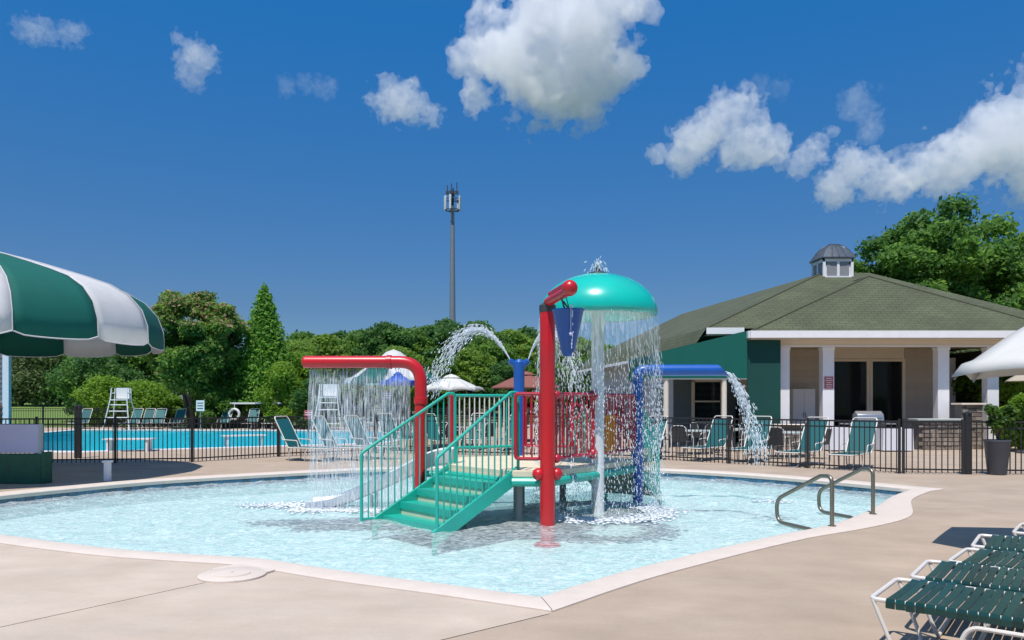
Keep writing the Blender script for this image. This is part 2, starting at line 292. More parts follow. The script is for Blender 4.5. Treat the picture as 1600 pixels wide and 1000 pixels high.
# ------------------------------------------------------------------ clouds: voxel volumes far off
def cloud(name, label, blobs, dist, dens, seed, nscale=.035, thick=.5, rough=1.0, res=96, amp=.75):
    """blobs: (px, py, radius_px) of the puffs; built at its real size dist metres away"""
    k = dist/F
    C = [(D(px, py, dist), r*k) for px, py, r in blobs]
    cen = sum((c for c, r in C), Vector())/len(C)
    offs = [(c-cen, r) for c, r in C]
    for i, (c, r) in enumerate(offs): c.y += math.sin(seed*7+i*2.3)*r*.35
    lo = Vector([min(c[j]-r*1.45 for c, r in offs) for j in range(3)]); hi = Vector([max(c[j]+r*1.45 for c, r in offs) for j in range(3)])
    ng = bpy.data.node_groups.new('cloud_shape', 'GeometryNodeTree'); ng.interface.new_socket('Geometry', in_out='OUTPUT', socket_type='NodeSocketGeometry')
    n = ng.nodes; l = ng.links; out = n.new('NodeGroupOutput'); vc = n.new('GeometryNodeVolumeCube'); pos = n.new('GeometryNodeInputPosition')
    vc.inputs['Min'].default_value = lo; vc.inputs['Max'].default_value = hi
    ext = hi-lo; mx = max(ext)
    for j, a in enumerate('XYZ'): vc.inputs['Resolution '+a].default_value = max(12, int(res*ext[j]/mx))
    def math_(op, a, b=None, clamp=False):
        q = n.new('ShaderNodeMath'); q.operation = op; q.use_clamp = clamp
        for i, v in enumerate((a, b)):
            if v is None: continue
            if isinstance(v, (int, float)): q.inputs[i].default_value = v
            else: l.new(v, q.inputs[i])
        return q.outputs[0]
    cur = None
    for c, r in offs:
        ds = n.new('ShaderNodeVectorMath'); ds.operation = 'DISTANCE'; l.new(pos.outputs[0], ds.inputs[0]); ds.inputs[1].default_value = c
        s = math_('SUBTRACT', 1.0, math_('DIVIDE', ds.outputs['Value'], r))
        if cur is None: cur = s
        else:
            q = n.new('ShaderNodeMath'); q.operation = 'SMOOTH_MAX'; l.new(cur, q.inputs[0]); l.new(s, q.inputs[1]); q.inputs[2].default_value = .2; cur = q.outputs[0]
    def noise(sc, det, ro=.55):
        v = n.new('ShaderNodeVectorMath'); v.operation = 'ADD'; l.new(pos.outputs[0], v.inputs[0]); v.inputs[1].default_value = (seed*131.7, seed*57.1, seed*23.3)
        t = n.new('ShaderNodeTexNoise'); t.inputs['Scale'].default_value = sc; t.inputs['Detail'].default_value = det; t.inputs['Roughness'].default_value = ro; l.new(v.outputs[0], t.inputs['Vector']); return t.outputs[0]
    nz = math_('SUBTRACT', noise(nscale, 6, .62*rough), .5)
    n2 = math_('SUBTRACT', noise(nscale*3.1, 5, .65), .5)
    f = math_('ADD', math_('ADD', cur, math_('MULTIPLY', nz, 3.4*amp)), math_('ADD', math_('MULTIPLY', n2, 1.7*amp), .30))
    l.new(f, vc.inputs['Density'])
    v2m = n.new('GeometryNodeVolumeToMesh'); v2m.inputs['Threshold'].default_value = .5; v2m.inputs['Adaptivity'].default_value = .0; l.new(vc.outputs[0], v2m.inputs['Volume']); l.new(v2m.outputs[0], out.inputs[0])
    tmp = bpy.data.objects.new('cloud_source', bpy.data.meshes.new('cloud_source')); COL.objects.link(tmp); md = tmp.modifiers.new('shape', 'NODES'); md.node_group = ng
    dg = bpy.context.evaluated_depsgraph_get(); dg.update(); me = bpy.data.meshes.new_from_object(tmp.evaluated_get(dg), depsgraph=dg); bpy.data.objects.remove(tmp); bpy.data.node_groups.remove(ng)
    mat = bpy.data.materials.new('cloud vapour'); mat.use_nodes = True; mn = mat.node_tree.nodes; mn.clear()
    pv = mn.new('ShaderNodeVolumePrincipled'); pv.inputs['Color'].default_value = (.992,.989,1.0,1); pv.inputs['Anisotropy'].default_value = .1
    ml = mat.node_tree.links; ctc = mn.new('ShaderNodeTexCoord'); cno = mn.new('ShaderNodeTexNoise'); cno.inputs['Scale'].default_value = nscale*2.6; cno.inputs['Detail'].default_value = 4; cno.inputs['Roughness'].default_value = .65; ml.new(ctc.outputs['Object'], cno.inputs[0])
    cmr = mn.new('ShaderNodeMapRange'); cmr.inputs[1].default_value = .30; cmr.inputs[2].default_value = .72; cmr.inputs[3].default_value = 0; cmr.inputs[4].default_value = dens*1.9; ml.new(cno.outputs[0], cmr.inputs[0]); ml.new(cmr.outputs[0], pv.inputs['Density'])
    mo = mn.new('ShaderNodeOutputMaterial'); mat.node_tree.links.new(pv.outputs[0], mo.inputs['Volume'])
    me.materials.clear(); me.materials.append(mat); me.name = name; me.polygons.foreach_set('use_smooth', [True]*len(me.polygons))
    return tag(link(name, me, None, cen), label, 'cloud', 'cumulus clouds in the blue sky')
CD = 900
cloud('cloud', 'biggest white cumulus cloud, cut by the top edge above the mushroom fountain',
      [(808,55,80), (860,15,98), (918,35,90), (878,92,98), (785,100,66), (945,100,68), (850,-35,75), (815,128,55), (902,138,50), (860,138,56), (1012,26,22), (1000,60,22), (720,100,26), (745,150,34), (990,95,40)], CD, .030, 1, nscale=.020, res=140)
cloud('cloud', 'small puffy cloud just left of the biggest cloud', [(612,150,40), (640,165,36), (675,180,24), (605,128,20)], CD, .022, 2, nscale=.045)
cloud('cloud', 'ragged upright wisp of cloud in the upper left sky', [(295,80,26), (315,95,30), (300,112,30), (278,60,16)], CD, .016, 3, nscale=.06)
cloud('cloud', 'flat thin cloud near the upper left corner', [(40,47,24), (72,50,24), (105,50,24), (125,46,18)], CD, .012, 4, nscale=.06)
cloud('cloud', 'faint thin cloud streak right of the upright wisp', [(450,137,18), (478,134,18), (505,134,22), (520,140,14)], CD, .006, 5, nscale=.06)
cloud('cloud', 'white cumulus with a tall knob, right of the mushroom fountain', [(1145,175,44), (1110,205,46), (1070,230,40), (1160,235,46), (1030,235,22), (1205,232,34), (1185,190,20), (1220,225,24)], CD, .026, 6, nscale=.03)
cloud('cloud', 'small slanting cloud between the knobbed cumulus and the cupola', [(1260,245,30), (1285,220,22), (1245,260,22), (1300,208,12)], CD, .02, 7, nscale=.05)
cloud('cloud', 'pale vapour patch high above the clubhouse cupola', [(1340,160,32), (1365,190,26), (1350,215,18), (1325,175,18)], CD, .007, 8, nscale=.05)
cloud('cloud', 'domed cloud sitting low above the clubhouse roof', [(1335,262,44), (1310,290,38), (1370,290,38), (1400,295,26)], CD, .026, 9, nscale=.035)
cloud('cloud', 'long rising cloud bank at the right edge above the big tree', [(1450,262,46), (1500,245,56), (1545,225,64), (1590,200,75), (1610,150,50), (1480,270,40), (1640,240,80), (1425,283,24)], CD, .026, 10, nscale=.028, res=120)
cloud('cloud', 'thin grey veil of cloud right of the biggest cloud', [(1190,135,24), (1220,138,22), (1165,140,16)], CD, .004, 11, nscale=.04)

# ------------------------------------------------------------------ splash pool outline
def cat(pts, seg=8):                      # open Catmull-Rom through points
    P = [Vector(p) for p in pts]; Q = [P[0]*2-P[1]] + P + [P[-1]*2-P[-2]]; out = []
    for i in range(1, len(Q)-2):
        a, b, c, d = Q[i-1:i+3]
        for k in range(seg):
            t = k/seg; out.append(.5*((2*b) + (c-a)*t + (2*a-5*b+4*c-d)*t*t + (3*b-a-3*c+d)*t**3))
    out.append(P[-1]); return out
corner = G(845,937); fcorner = G(1428,765)
left = [Vector((-9.1,12.0,0)), Vector((-8.9,10.9,0)), Vector((-7.7,9.85,0))]
near = left + [G(*p) for p in ((0,838), (100,851), (200,862), (300,869), (400,875), (450,882), (560,899), (700,917))] + [corner]
right = [corner] + [G(*p) for p in ((920,913), (1000,890), (1130,858), (1230,836), (1300,822), (1345,806), (1376,790), (1396,777))] + [fcorner]
far = [fcorner] + [G(*p) for p in ((1300,753), (1160,742), (1030,735), (900,732), (750,731), (600,733), (450,740), (260,751), (120,763), (0,775))] + [left[0]]
L_near, L_right, L_far = cat(near)[:-1], cat(right)[:-1], cat(far)[:-1]
INNER = L_near + L_right + L_far
NI = len(INNER)
def offset(loop, d):                      # outward offset (loop runs counter-clockwise)
    out = []; k = len(loop)
    for i in range(k):
        a, b, c = loop[i-1], loop[i], loop[(i+1) % k]
        n1 = Vector(((b-a).y, -(b-a).x, 0)).normalized(); n2 = Vector(((c-b).y, -(c-b).x, 0)).normalized()
        m = (n1+n2); m.normalize(); dd = d[i] if isinstance(d, list) else d
        out.append(b + m*(dd/max(m.dot(n1), .5)))
    return out
width = []
for i, p in enumerate(INNER):
    wd = .30
    if p.x > 3.4 and p.y < 13.2 and p.x > .2: wd += .27*math.exp(-((p-Vector((5.0,11.0,0))).length/1.3)**2)
    if len(L_near)+len(L_right) <= i: wd = .42
    width.append(wd)
OUTER = offset(INNER, width)
WZ = -.13; FLOOR = -.42
def ring(inner, outer, zi, zo, close=True):
    k = len(inner); vs = [Vector((p.x,p.y,zi)) for p in inner] + [Vector((p.x,p.y,zo)) for p in outer]
    return vs, [(i, (i+1) % k, k+(i+1) % k, k+i) for i in range(k)]

# main swimming pool beyond the fence
POOL2 = [Vector(p) for p in ((-22.5,25.6,0), (-13.6,24.6,0), (-5.2,29.6,0), (-3.0,41.5,0), (-24.5,43.5,0))]
PAVE = [Vector(p) for p in ((-42,-6,0), (34,-6,0), (34,49,0), (-42,49,0))]
def tess(name, loops, mat, z=0.0, kind='structure'):
    tri = tessellate_polygon([[Vector((p.x,p.y,0)) for p in lp] for lp in loops]); vs = [Vector((p.x,p.y,z)) for lp in loops for p in lp]
    mb = MB(); mb.add(vs, tri); return mb
BIG = [Vector(p) for p in ((-1800,-300,0), (1800,-300,0), (1800,3000,0), (-1800,3000,0))]
me = tess('ground', [BIG, PAVE], m_grass).mesh('ground', m_grass, 0)
o = tag(link('ground', me), kind='structure'); o.location.z = -.03
for v in me.vertices: pass
# deck, cut into slabs by the two open joints near the camera
deck = tess('deck', [PAVE, offset(INNER, .02), POOL2], m_deck).mesh('deck', m_deck, 0)
JA = (G(0,980), G(400,893)); JB = (G(690,1000), G(838,964))
bm = bmesh.new(); bm.from_mesh(deck)
for v in bm.verts: v.co.z = 0
def jn(j): t = (j[1]-j[0]).normalized(); return Vector((-t.y, t.x, 0))
for j in (JA, JB):
    n_ = jn(j)
    for s in (-.006, .006):
        bmesh.ops.bisect_plane(bm, geom=bm.verts[:]+bm.edges[:]+bm.faces[:], plane_co=j[0]+n_*s, plane_no=n_)
for co_, no_ in (((0,11.5,0),(0,1,0)), ((0,8.2,0),(0,1,0)), ((corner.x+.05,0,0),(1,0,0))):
    bmesh.ops.bisect_plane(bm, geom=bm.verts[:]+bm.edges[:]+bm.faces[:], plane_co=co_, plane_no=no_)
groups = {0: [], 1: [], 2: []}
for f in bm.faces:
    c = f.calc_center_median(); a = (c-JA[0]).dot(jn(JA)); b = (c-JB[0]).dot(jn(JB))
    lf = c.x < corner.x+.05
    if lf and c.y < 8.2 and (abs(a) < .006 or abs(b) < .006): continue
    groups[0 if lf and a > 0 and c.y < 11.5 else (1 if (lf and b > 0 and c.y < 8.2) else 2)].append([v.co.copy() for v in f.verts])
deck_root = tag(bpy.data.objects.new('deck', None), kind='structure'); COL.objects.link(deck_root)
for g, faces in groups.items():
    mb = MB()
    for fv in faces: mb.add(fv, [tuple(range(len(fv)))])
    mb.build('slab', m_deck2 if g == 2 else m_deck, deck_root, smooth=0)
bm.free()
mb = MB()
for j, t1 in ((JA, 1.0), (JB, 1.02)):
    n_ = jn(j)*.02; t = (j[1]-j[0]); a = j[0]-t*3; b = j[0]+t*t1; z = Vector((0,0,-.012))
    mb.add([a-n_+z, a+n_+z, b+n_+z, b-n_+z], [(0,1,2,3)])
mb.build('joint_filler', m_joint, deck_root, smooth=0)
# coping, in three runs meeting at the two corners with a narrow open joint
cop = tag(bpy.data.objects.new('pool_coping', None), kind='structure'); COL.objects.link(cop)
i0, i1 = len(L_near), len(L_near)+len(L_right)
NOSE = offset(INNER, -.025)
for a, b in ((0, i0), (i0, i1), (i1, NI)):
    mb = MB(); ids = [i % NI for i in range(a, b+1)]; k = len(ids)
    prof = []
    for i in ids:
        p, q, ns = INNER[i], OUTER[i], NOSE[i]; d = (q-p).normalized()
        prof.append([Vector((p.x,p.y,-.07)), Vector((ns.x,ns.y,-.055)), Vector((ns.x,ns.y,.0))-d*.006, Vector((ns.x,ns.y,.016))+d*.006, Vector((p.x,p.y,.026))+d*.02, Vector((q.x,q.y,.022))-d*.02, Vector((q.x,q.y,.014)), Vector((q.x,q.y,-.06))])
    if a == 0 or b == i0:      # leave the joint open at the sharp near corner
        pass
    jj = -1 if b == i0 else (0 if a == i0 else None)
    if jj is not None:
        t = (prof[-2][3]-prof[-1][3]).normalized() if jj == -1 else (prof[1][3]-prof[0][3]).normalized()
        prof[jj] = [p + t*.005 for p in prof[jj]]
    vs = [p for r in prof for p in r]; m_ = 8
    fs = [(i*m_+j, (i+1)*m_+j, (i+1)*m_+j+1, i*m_+j+1) for i in range(k-1) for j in range(m_-1)]
    fs += [tuple(range(m_)), tuple((k-1)*m_+j for j in range(m_))]
    mb.add(vs, fs); mb.build('coping_run', m_coping, cop, smooth=40)
# skimmer pad: a round apron with a lid let into it
sk = thing('skimmer_lid', 'round cream skimmer lid set in the coping bulge at the near left', 'skimmer lid', G(363,900))
c = G(363,900)
MB().lathe([(.30,-.02), (.30,.018), (.285,.026), (1e-4,.026)], c, 40).build('apron', m_coping, sk)
MB().lathe([(.165,.027), (.165,.033), (.15,.037), (1e-4,.037)], c, 36).build('lid', m_coping, sk)
MB().lathe([(.172,.0265), (.172,.0285), (.166,.0285)], c, 36).build('rim', m_beige, sk)
MB().lathe([(.012,.037), (.012,.0385), (1e-4,.0385)], c, 10).build('finger_hole', m_louvre, sk)
ap = MB(); a, b = G(430,892), G(345,888)      # neck of the apron towards the pool
ap.prism([G(368,911)+Vector((0,0,.0)), G(432,893), G(470,890), G(430,879), G(392,880), G(330,892)], (0,0,.021)); ap.build('apron', m_coping, sk)
# basin
basin = tag(bpy.data.objects.new('pool_basin', None), kind='structure'); COL.objects.link(basin)
tess('pool_floor', [INNER], m_plaster).build('pool_floor', m_plaster, basin, smooth=0, off=(0,0,-FLOOR))
mb = MB(); k = NI; mb.add([Vector((p.x,p.y,-.02)) for p in INNER] + [Vector((p.x,p.y,FLOOR)) for p in INNER], [(i, (i+1) % k, k+(i+1) % k, k+i) for i in range(k)]); mb.build('pool_wall', m_plaster, basin)
tile_me = MB().box((0,0,0), (.143,.014,.143)).mesh('tile', m_tile, 0)
path = [INNER[i % NI] for i in range(i1-26, NI+10)]
acc = 0; nxt = .1; cnt = 0
for a, b in zip(path, path[1:]):
    L = (b-a).length
    while nxt <= acc+L and cnt < 290:
        p = a.lerp(b, (nxt-acc)/L); t = (b-a).normalized(); n_ = Vector((-t.y, t.x, 0))
        link('tile', tile_me, basin, (p.x+n_.x*.008, p.y+n_.y*.008, -.125), math.atan2(t.y, t.x)); nxt += .150; cnt += 1
    acc += L
# water surface with real ripples
def inside(X, Y, loop):
    r = np.zeros(X.shape, bool); k = len(loop)
    for i in range(k):
        a, b = loop[i], loop[(i+1) % k]
        if abs(a.y-b.y) < 1e-9: continue
        c_ = ((a.y > Y) != (b.y > Y)) & (X < (b.x-a.x)*(Y-a.y)/(b.y-a.y)+a.x); r ^= c_
    return r
def water(name, loop, z, step, amp, mat, waves=44, lmin=.18, lmax=1.3, grow=.04):
    lp = offset(loop, grow); xs = np.arange(min(p.x for p in lp)-.1, max(p.x for p in lp)+.1, step); ys = np.arange(min(p.y for p in lp)-.1, max(p.y for p in lp)+.1, step)
    X, Y = np.meshgrid(xs, ys); Z = np.zeros_like(X); rg = np.random.default_rng(5)
    for i in range(waves):
        lam = lmin*(lmax/lmin)**rg.random(); th = rg.normal(1.2, .9); kx, ky = math.cos(th)*2*PI/lam, math.sin(th)*2*PI/lam
        ph = rg.random()*6.3; Z += lam**.9*np.sin(kx*X+ky*Y+ph+.6*np.sin(.7*kx*Y-.5*ky*X+ph*2))
    Z *= amp/Z.std()
    cx, cy_ = X[:-1,:-1]+step/2, Y[:-1,:-1]+step/2; keep = inside(cx, cy_, lp)
    idx = np.arange(X.size).reshape(X.shape); q = np.stack([idx[:-1,:-1], idx[:-1,1:], idx[1:,1:], idx[1:,:-1]], -1)[keep]
    used = np.unique(q); mp = np.full(X.size, -1); mp[used] = np.arange(used.size)
    me = bpy.data.meshes.new(name); vs = np.stack([X.ravel(), Y.ravel(), (Z+z).ravel()], 1)[used]
    me.vertices.add(len(vs)); me.vertices.foreach_set('co', vs.ravel()); q = mp[q]
    me.loops.add(q.size); me.loops.foreach_set('vertex_index', q.ravel()); me.polygons.add(len(q)); me.polygons.foreach_set('loop_start', np.arange(0, q.size, 4))
    me.polygons.foreach_set('use_smooth', np.ones(len(q), bool)); me.materials.append(mat); me.update(); me.validate()
    return tag(link(name, me), kind='structure')
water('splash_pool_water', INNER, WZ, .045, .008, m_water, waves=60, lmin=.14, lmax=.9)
# swimming pool
b2 = tag(bpy.data.objects.new('swimming_pool_basin', None), kind='structure'); COL.objects.link(b2)
tess('pool_floor', [POOL2], m_plaster2).build('pool_floor', m_plaster2, b2, smooth=0, off=(0,0,1.3))
mb = MB(); k = 5; mb.add([Vector((p.x,p.y,0)) for p in POOL2] + [Vector((p.x,p.y,-1.3)) for p in POOL2], [(i, (i+1) % k, k+(i+1) % k, k+i) for i in range(k)]); mb.build('pool_wall', m_plaster2, b2, smooth=0)
mb = MB(); out2 = offset(POOL2, .35); vs, fs = ring(POOL2, out2, .03, .03); mb.add(vs, fs); vs, fs = ring(POOL2, POOL2, .03, -.08); mb.add(vs, fs); vs, fs = ring(out2, out2, .03, -.01); mb.add(vs, fs); mb.build('coping_run', m_trim, b2, smooth=0)
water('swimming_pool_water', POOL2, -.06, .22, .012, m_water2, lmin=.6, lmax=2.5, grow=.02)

# ------------------------------------------------------------------ foliage
def leaves(name, blobs, n, size, cols, seed, up=.35, shell=.55, aspect=1.5, clump=.12):
    """leaf quads spread through a set of ellipsoid puffs; blobs: (centre, radii)"""
    rg = np.random.default_rng(seed); vol = np.array([np.prod(r)**(2/3) for c, r in blobs]); pr = vol/vol.sum()
    which = rg.choice(len(blobs), n, p=pr); C = np.array([tuple(c) for c, r in blobs]); R = np.array([tuple(r) for c, r in blobs])
    u = rg.normal(size=(n,3)); u /= np.linalg.norm(u, axis=1)[:,None]
    u[:,2] = np.where((u[:,2] < -.2) & (rg.random(n) < .45), -u[:,2], u[:,2])
    rad = shell+(1-shell)*rg.random(n)**.6; rad *= 1+rg.normal(0, clump, n)
    P = C[which]+u*R[which]*rad[:,None]
    nr = u*.7+rg.normal(size=(n,3))*.75; nr[:,2] += up; nr /= np.linalg.norm(nr, axis=1)[:,None]
    t = np.cross(nr, rg.normal(size=(n,3))); t /= np.linalg.norm(t, axis=1)[:,None]; b = np.cross(nr, t)
    s = size*rg.uniform(.55, 1.35, n)[:,None]
    V = np.stack([P-t*s*aspect/2, P-b*s*.45+nr*s*.08, P+t*s*aspect/2, P+b*s*.45+nr*s*.08], 1).reshape(-1, 3)
    me = bpy.data.meshes.new(name); me.vertices.add(4*n); me.vertices.foreach_set('co', V.ravel()); me.loops.add(4*n); me.loops.foreach_set('vertex_index', np.arange(4*n))
    me.polygons.add(n); me.polygons.foreach_set('loop_start', np.arange(0, 4*n, 4))
    bt = rg.random(len(blobs)); k = np.clip(bt[which]*.55+rg.random(n)*.6-.08, 0, 1)[:,None]
    pal = np.array(cols); col = pal[0]*(1-k)+pal[1]*k
    if len(pal) > 2: sel = rg.random(n) < np.where(P[:,2] > np.quantile(P[:,2], .72), .28, .02); col[sel] = pal[2]
    col = np.repeat(np.concatenate([col, np.ones((n,1))], 1), 4, 0)
    at = me.color_attributes.new('tone', 'FLOAT_COLOR', 'POINT'); at.data.foreach_set('color', col.ravel().astype(np.float32))
    me.materials.append(m_leaf); me.update(); return me
def puffs(rx, ry, z0, z1, n, seed, rmin=.25, rmax=.42, shape='round', droop=0):
    rg = random.Random(seed); out = []; h = z1-z0; cz = (z0+z1)/2
    for i in range(n):
        for _ in range(30):
            a = rg.random()*2*PI; q = rg.uniform(-1, 1)
            if shape == 'round': lim = math.sqrt(max(0, 1-q*q))
            elif shape == 'cone': lim = (1-(q+1)/2)**.8*.98+.04
            elif shape == 'vase': lim = math.sqrt(max(0, 1-max(q, -.2)**4))*(.55+.45*min(1, (q+1.1)))
            rr = rg.random()**.45*lim
            if rr > .3*lim: break
        s = rg.uniform(rmin, rmax)*(1 if shape != 'cone' else max(.3, lim))
        k = min(rx, ry)
        out.append((Vector((math.cos(a)*rr*rx*(1-s*.5), math.sin(a)*rr*ry*(1-s*.5), cz+q*h/2*(1-s*.45))), (s*k*1.15, s*k*1.15, s*k*(.85 if shape != 'cone' else 1.3))))
    return out
def trunk_mesh(h, r, tips, seed, stems=1, base=0.0):
    rg = random.Random(seed); mb = MB()
    for s in range(stems):
        a = 2*PI*s/max(stems, 1); lx, ly = (math.cos(a)*r*1.2*(stems > 1), math.sin(a)*r*1.2*(stems > 1))
        top = Vector((lx*4+rg.uniform(-.2,.2), ly*4+rg.uniform(-.2,.2), h)); P = [Vector((lx,ly,base)).lerp(top, q)+Vector((rg.uniform(-.05,.05), rg.uniform(-.05,.05), 0))*h*.15*(q > 0) for q in (0, .08, .3, .55, .8, 1)]
        mb.tube(P, [r*1.5, r*1.05, r*.9, r*.75, r*.6, r*.35], 8)
        for i, tp in enumerate(tips):
            if i % stems != s: continue
            st = P[2].lerp(P[4], rg.random()); mid = st.lerp(Vector(tp), .5)+Vector((0,0,.08*h))
            mb.tube([st, mid, Vector(tp)], [r*.38, r*.25, r*.1], 5)
    return mb
def tree(name, label, loc, blobs, n, size, cols, seed, trunk_h, trunk_r, stems=1, group=None, cat='tree', up=.35, shell=.55):
    t = thing(name, label, cat, loc, 0, group)
    tips = [b[0] for b in blobs[::max(1, len(blobs)//10)]]
    link('trunk', trunk_mesh(trunk_h, trunk_r, tips, seed, stems).mesh('trunk', m_bark), t)
    link('crown', leaves('crown', blobs, n, size, cols, seed, up, shell), t)
    return t
DKG = [(.038,.112,.032), (.115,.235,.050)]; MDG = [(.065,.158,.030), (.160,.290,.048)]; BRG = [(.10,.215,.022), (.20,.33,.038)]; OLG = [(.10,.145,.065), (.185,.22,.095)]
MYR = [(.055,.145,.034), (.175,.300,.052), (.36,.27,.15)]
# multi-stem flowering tree left of centre
p = D(305, 628, 47)
tree('crape_myrtle', 'dark round-headed flowering tree right of the striped canopy', (p.x,p.y,0), puffs(3.0,2.9,2.0,8.0,85,3,.13,.27,'vase')+puffs(2.2,2.2,3.0,6.6,14,4,.3,.4)+[(Vector((1.7,0,7.0)),(.8,.8,.6)), (Vector((2.5,0,6.3)),(.6,.6,.4)), (Vector((-1.4,0,7.9)),(.8,.8,.5)), (Vector((.5,0,7.9)),(.8,.8,.5))], 40000, .17, MYR, 4, 3.2, .19, 4, shell=.3)
p = D(413, 628, 49)
tree('cypress_tree', 'tall pointed conical evergreen beside the flowering tree', (p.x,p.y,0), [(V((.22*math.sin(i*2.4)*(1-i/70)*3.2, .22*math.cos(i*2.4)*(1-i/70)*3.2, .6+8.1*i/70)), ((1-i/70)**.8*2.15+.16,)*2+(.7,)) for i in range(70)], 32000, .15, [(.075,.205,.034), (.210,.390,.055)], 6, 7.5, .15, 1, up=.5)
for i, (px, d, rx, h, cols, lab) in enumerate((
    (35, 80, 4.6, 8.6, OLG, 'olive tree by the white house corner under the striped canopy'),
    (95, 82, 5.0, 8.2, DKG, 'dark broad tree over the mown lawn on the left'),
    (160, 57, 3.0, 5.4, DKG, 'dark tree behind the bright bush and lifeguard chair'),
    (355, 55, 2.6, 4.6, DKG, 'low dark tree filling in behind the flowering tree'),
    (232, 60, 3.2, 6.2, MDG, 'mid green tree left of the flowering tree, behind the lime bushes'),
    (60, 95, 5.5, 9.5, MDG, 'tall mid green tree at the back of the mown lawn'))):
    p = D(px, 628, d); tree('leafy_tree', lab, (p.x,p.y,0), puffs(rx,rx,.5,h,30,20+i,.28,.46), 14000, .2, cols, 30+i, h*.5, .16)
for i, (px, d, rx, h, lab) in enumerate((
    (165, 50, 1.7, 3.0, 'bright lime bush behind the white lifeguard chair'),
    (225, 51, 1.9, 2.6, 'bright lime bush right of the white lifeguard chair'),
    (262, 53, 1.2, 1.9, 'lime bush beside the trunk of the flowering tree'),
    (333, 46.5, 1.3, 2.5, 'mid green bush right of the trunk of the flowering tree'),
    (440, 46, 1.35, 3.9, 'yellow green bush at the foot of the pointed evergreen'),
    (470, 50, 1.6, 4.8, 'light green tall bush behind the end of the red spray bar'),
    (490, 45, 1.3, 2.9, 'dark green bush behind the water curtain'))):
    p = D(px, 628, d); tree('bush', lab, (p.x,p.y,0), puffs(rx,rx,.1,h,22,50+i,.3,.5), 8000, .13, DKG if i == 6 else (MDG if i in (3,) else BRG), 60+i, h*.4, .05, 2, 'bushes round the swimming pool', 'bush')
# mown bank rising to the left behind the swimming pool
mb = MB(); nx, ny = 14, 10; f = lambda i, j: (-95+i*5.0, 49.2+j*4.2, .0+1.55*(j/ny)**.9*(1-max(0,(i-10)/4))+.05*math.sin(i*1.7+j))
mb.add([f(i,j) for j in range(ny+1) for i in range(nx+1)], [(j*(nx+1)+i, j*(nx+1)+i+1, (j+1)*(nx+1)+i+1, (j+1)*(nx+1)+i) for j in range(ny) for i in range(nx)])
tag(mb.build('lawn_bank', m_grass2, None, smooth=60), kind='structure')
# far woodland: four kinds of tree repeated
protos = []
for i in range(4):
    bl = puffs(4.6,4.6,1.0,11.5 if i != 2 else 9.5,60,80+i,.16,.34)
    protos.append((trunk_mesh(6,.25,[b[0] for b in bl[::5]],80+i).mesh('trunk', m_bark), leaves('crown', bl, 12000, .36, [DKG, MDG, [(.11,.20,.032),(.22,.34,.055)], DKG][i], 90+i)))
k = 0
for px, ty, d, kind in ((455,535,85,2), (478,520,100,1), (505,527,90,2), (535,522,105,0), (570,517,95,1), (603,507,92,0), (640,515,96,1), (672,512,100,3), (690,503,104,0), (712,508,96,0), (745,505,102,3), (770,520,90,1), (800,520,96,2), (830,515,104,0), (865,520,100,1), (905,530,94,2), (945,540,98,1), (985,545,104,0), (620,545,70,2), (735,548,74,2), (690,560,72,1), (560,560,72,2), (510,560,68,2), (790,565,72,0), (850,560,72,1), (925,560,74,3)):
    t = thing('woodland_tree', 'broadleaf tree of the far wooded skyline behind the play structure', 'tree', (0,0,0), 0, 'trees of the far wooded skyline')
    top = D(px, ty, d); s = top.z/(11.6 if kind != 2 else 9.6); t.location = (top.x, top.y, 0); t.scale = (s*.95, s*.95, s); t.rotation_euler.z = k*1.7
    link('trunk', protos[kind][0], t); link('crown', protos[kind][1], t); k += 1
# big trees behind the clubhouse
p = D(1460, 628, 46)
bl = puffs(5.7,5.0,3.0,12.6,120,101,.11,.24)+puffs(4.2,4.0,3.5,10.6,16,109,.25,.35)+[(Vector((1.3,0,12.8)),(1.3,1.3,1.3)), (Vector((-.9,0,12.2)),(1.0,1.0,.9)), (Vector((-3.6,0,10.6)),(1.1,1,.9)), (Vector((3.6,0,11.8)),(1.3,1.3,1.0)), (Vector((-4.9,0,9.3)),(1.0,1,.8)), (Vector((4.2,0,9.8)),(1.3,1.2,1.0))]
tree('oak_tree', 'biggest broadleaf tree rising behind the clubhouse roof on the right', (p.x,p.y,0), bl, 56000, .22, [(.045,.125,.028), (.150,.285,.048)], 102, 8, .4, shell=.3)
p = D(1618, 628, 48)
tree('leafy_tree', 'broadleaf tree cut by the right edge behind the clubhouse', (p.x,p.y,0), puffs(4.5,4.5,2.5,11.8,80,105,.14,.28), 26000, .24, MDG, 106, 7, .3)
p = D(1352, 628, 52)
tree('leafy_tree', 'small tree just right of the cupola behind the clubhouse', (p.x,p.y,0), puffs(2.4,2.4,4,9.6,24,107,.28,.42), 9000, .22, MDG, 108, 6, .2)
for i, (px, d, rx, h, lab) in enumerate(((1530,36,2.2,4.8,'olive shrub seen between the end columns of the porch'), (1585,30,2.0,3.4,'yellow green shrub right of the end porch column'), (1612,25,1.0,1.7,'lime shrub behind the grey planter at the right edge'), (1490,40,2.4,4.8,'dark shrub behind the porch seen past the third column'))):
    p = D(px, 628, d); tree('bush', lab, (p.x,p.y,0), puffs(rx,rx,.1,h,24,120+i,.28,.46), 8000, .12, [OLG, BRG, BRG, OLG][i], 130+i, h*.4, .06, 2, 'bushes beside the clubhouse', 'bush')

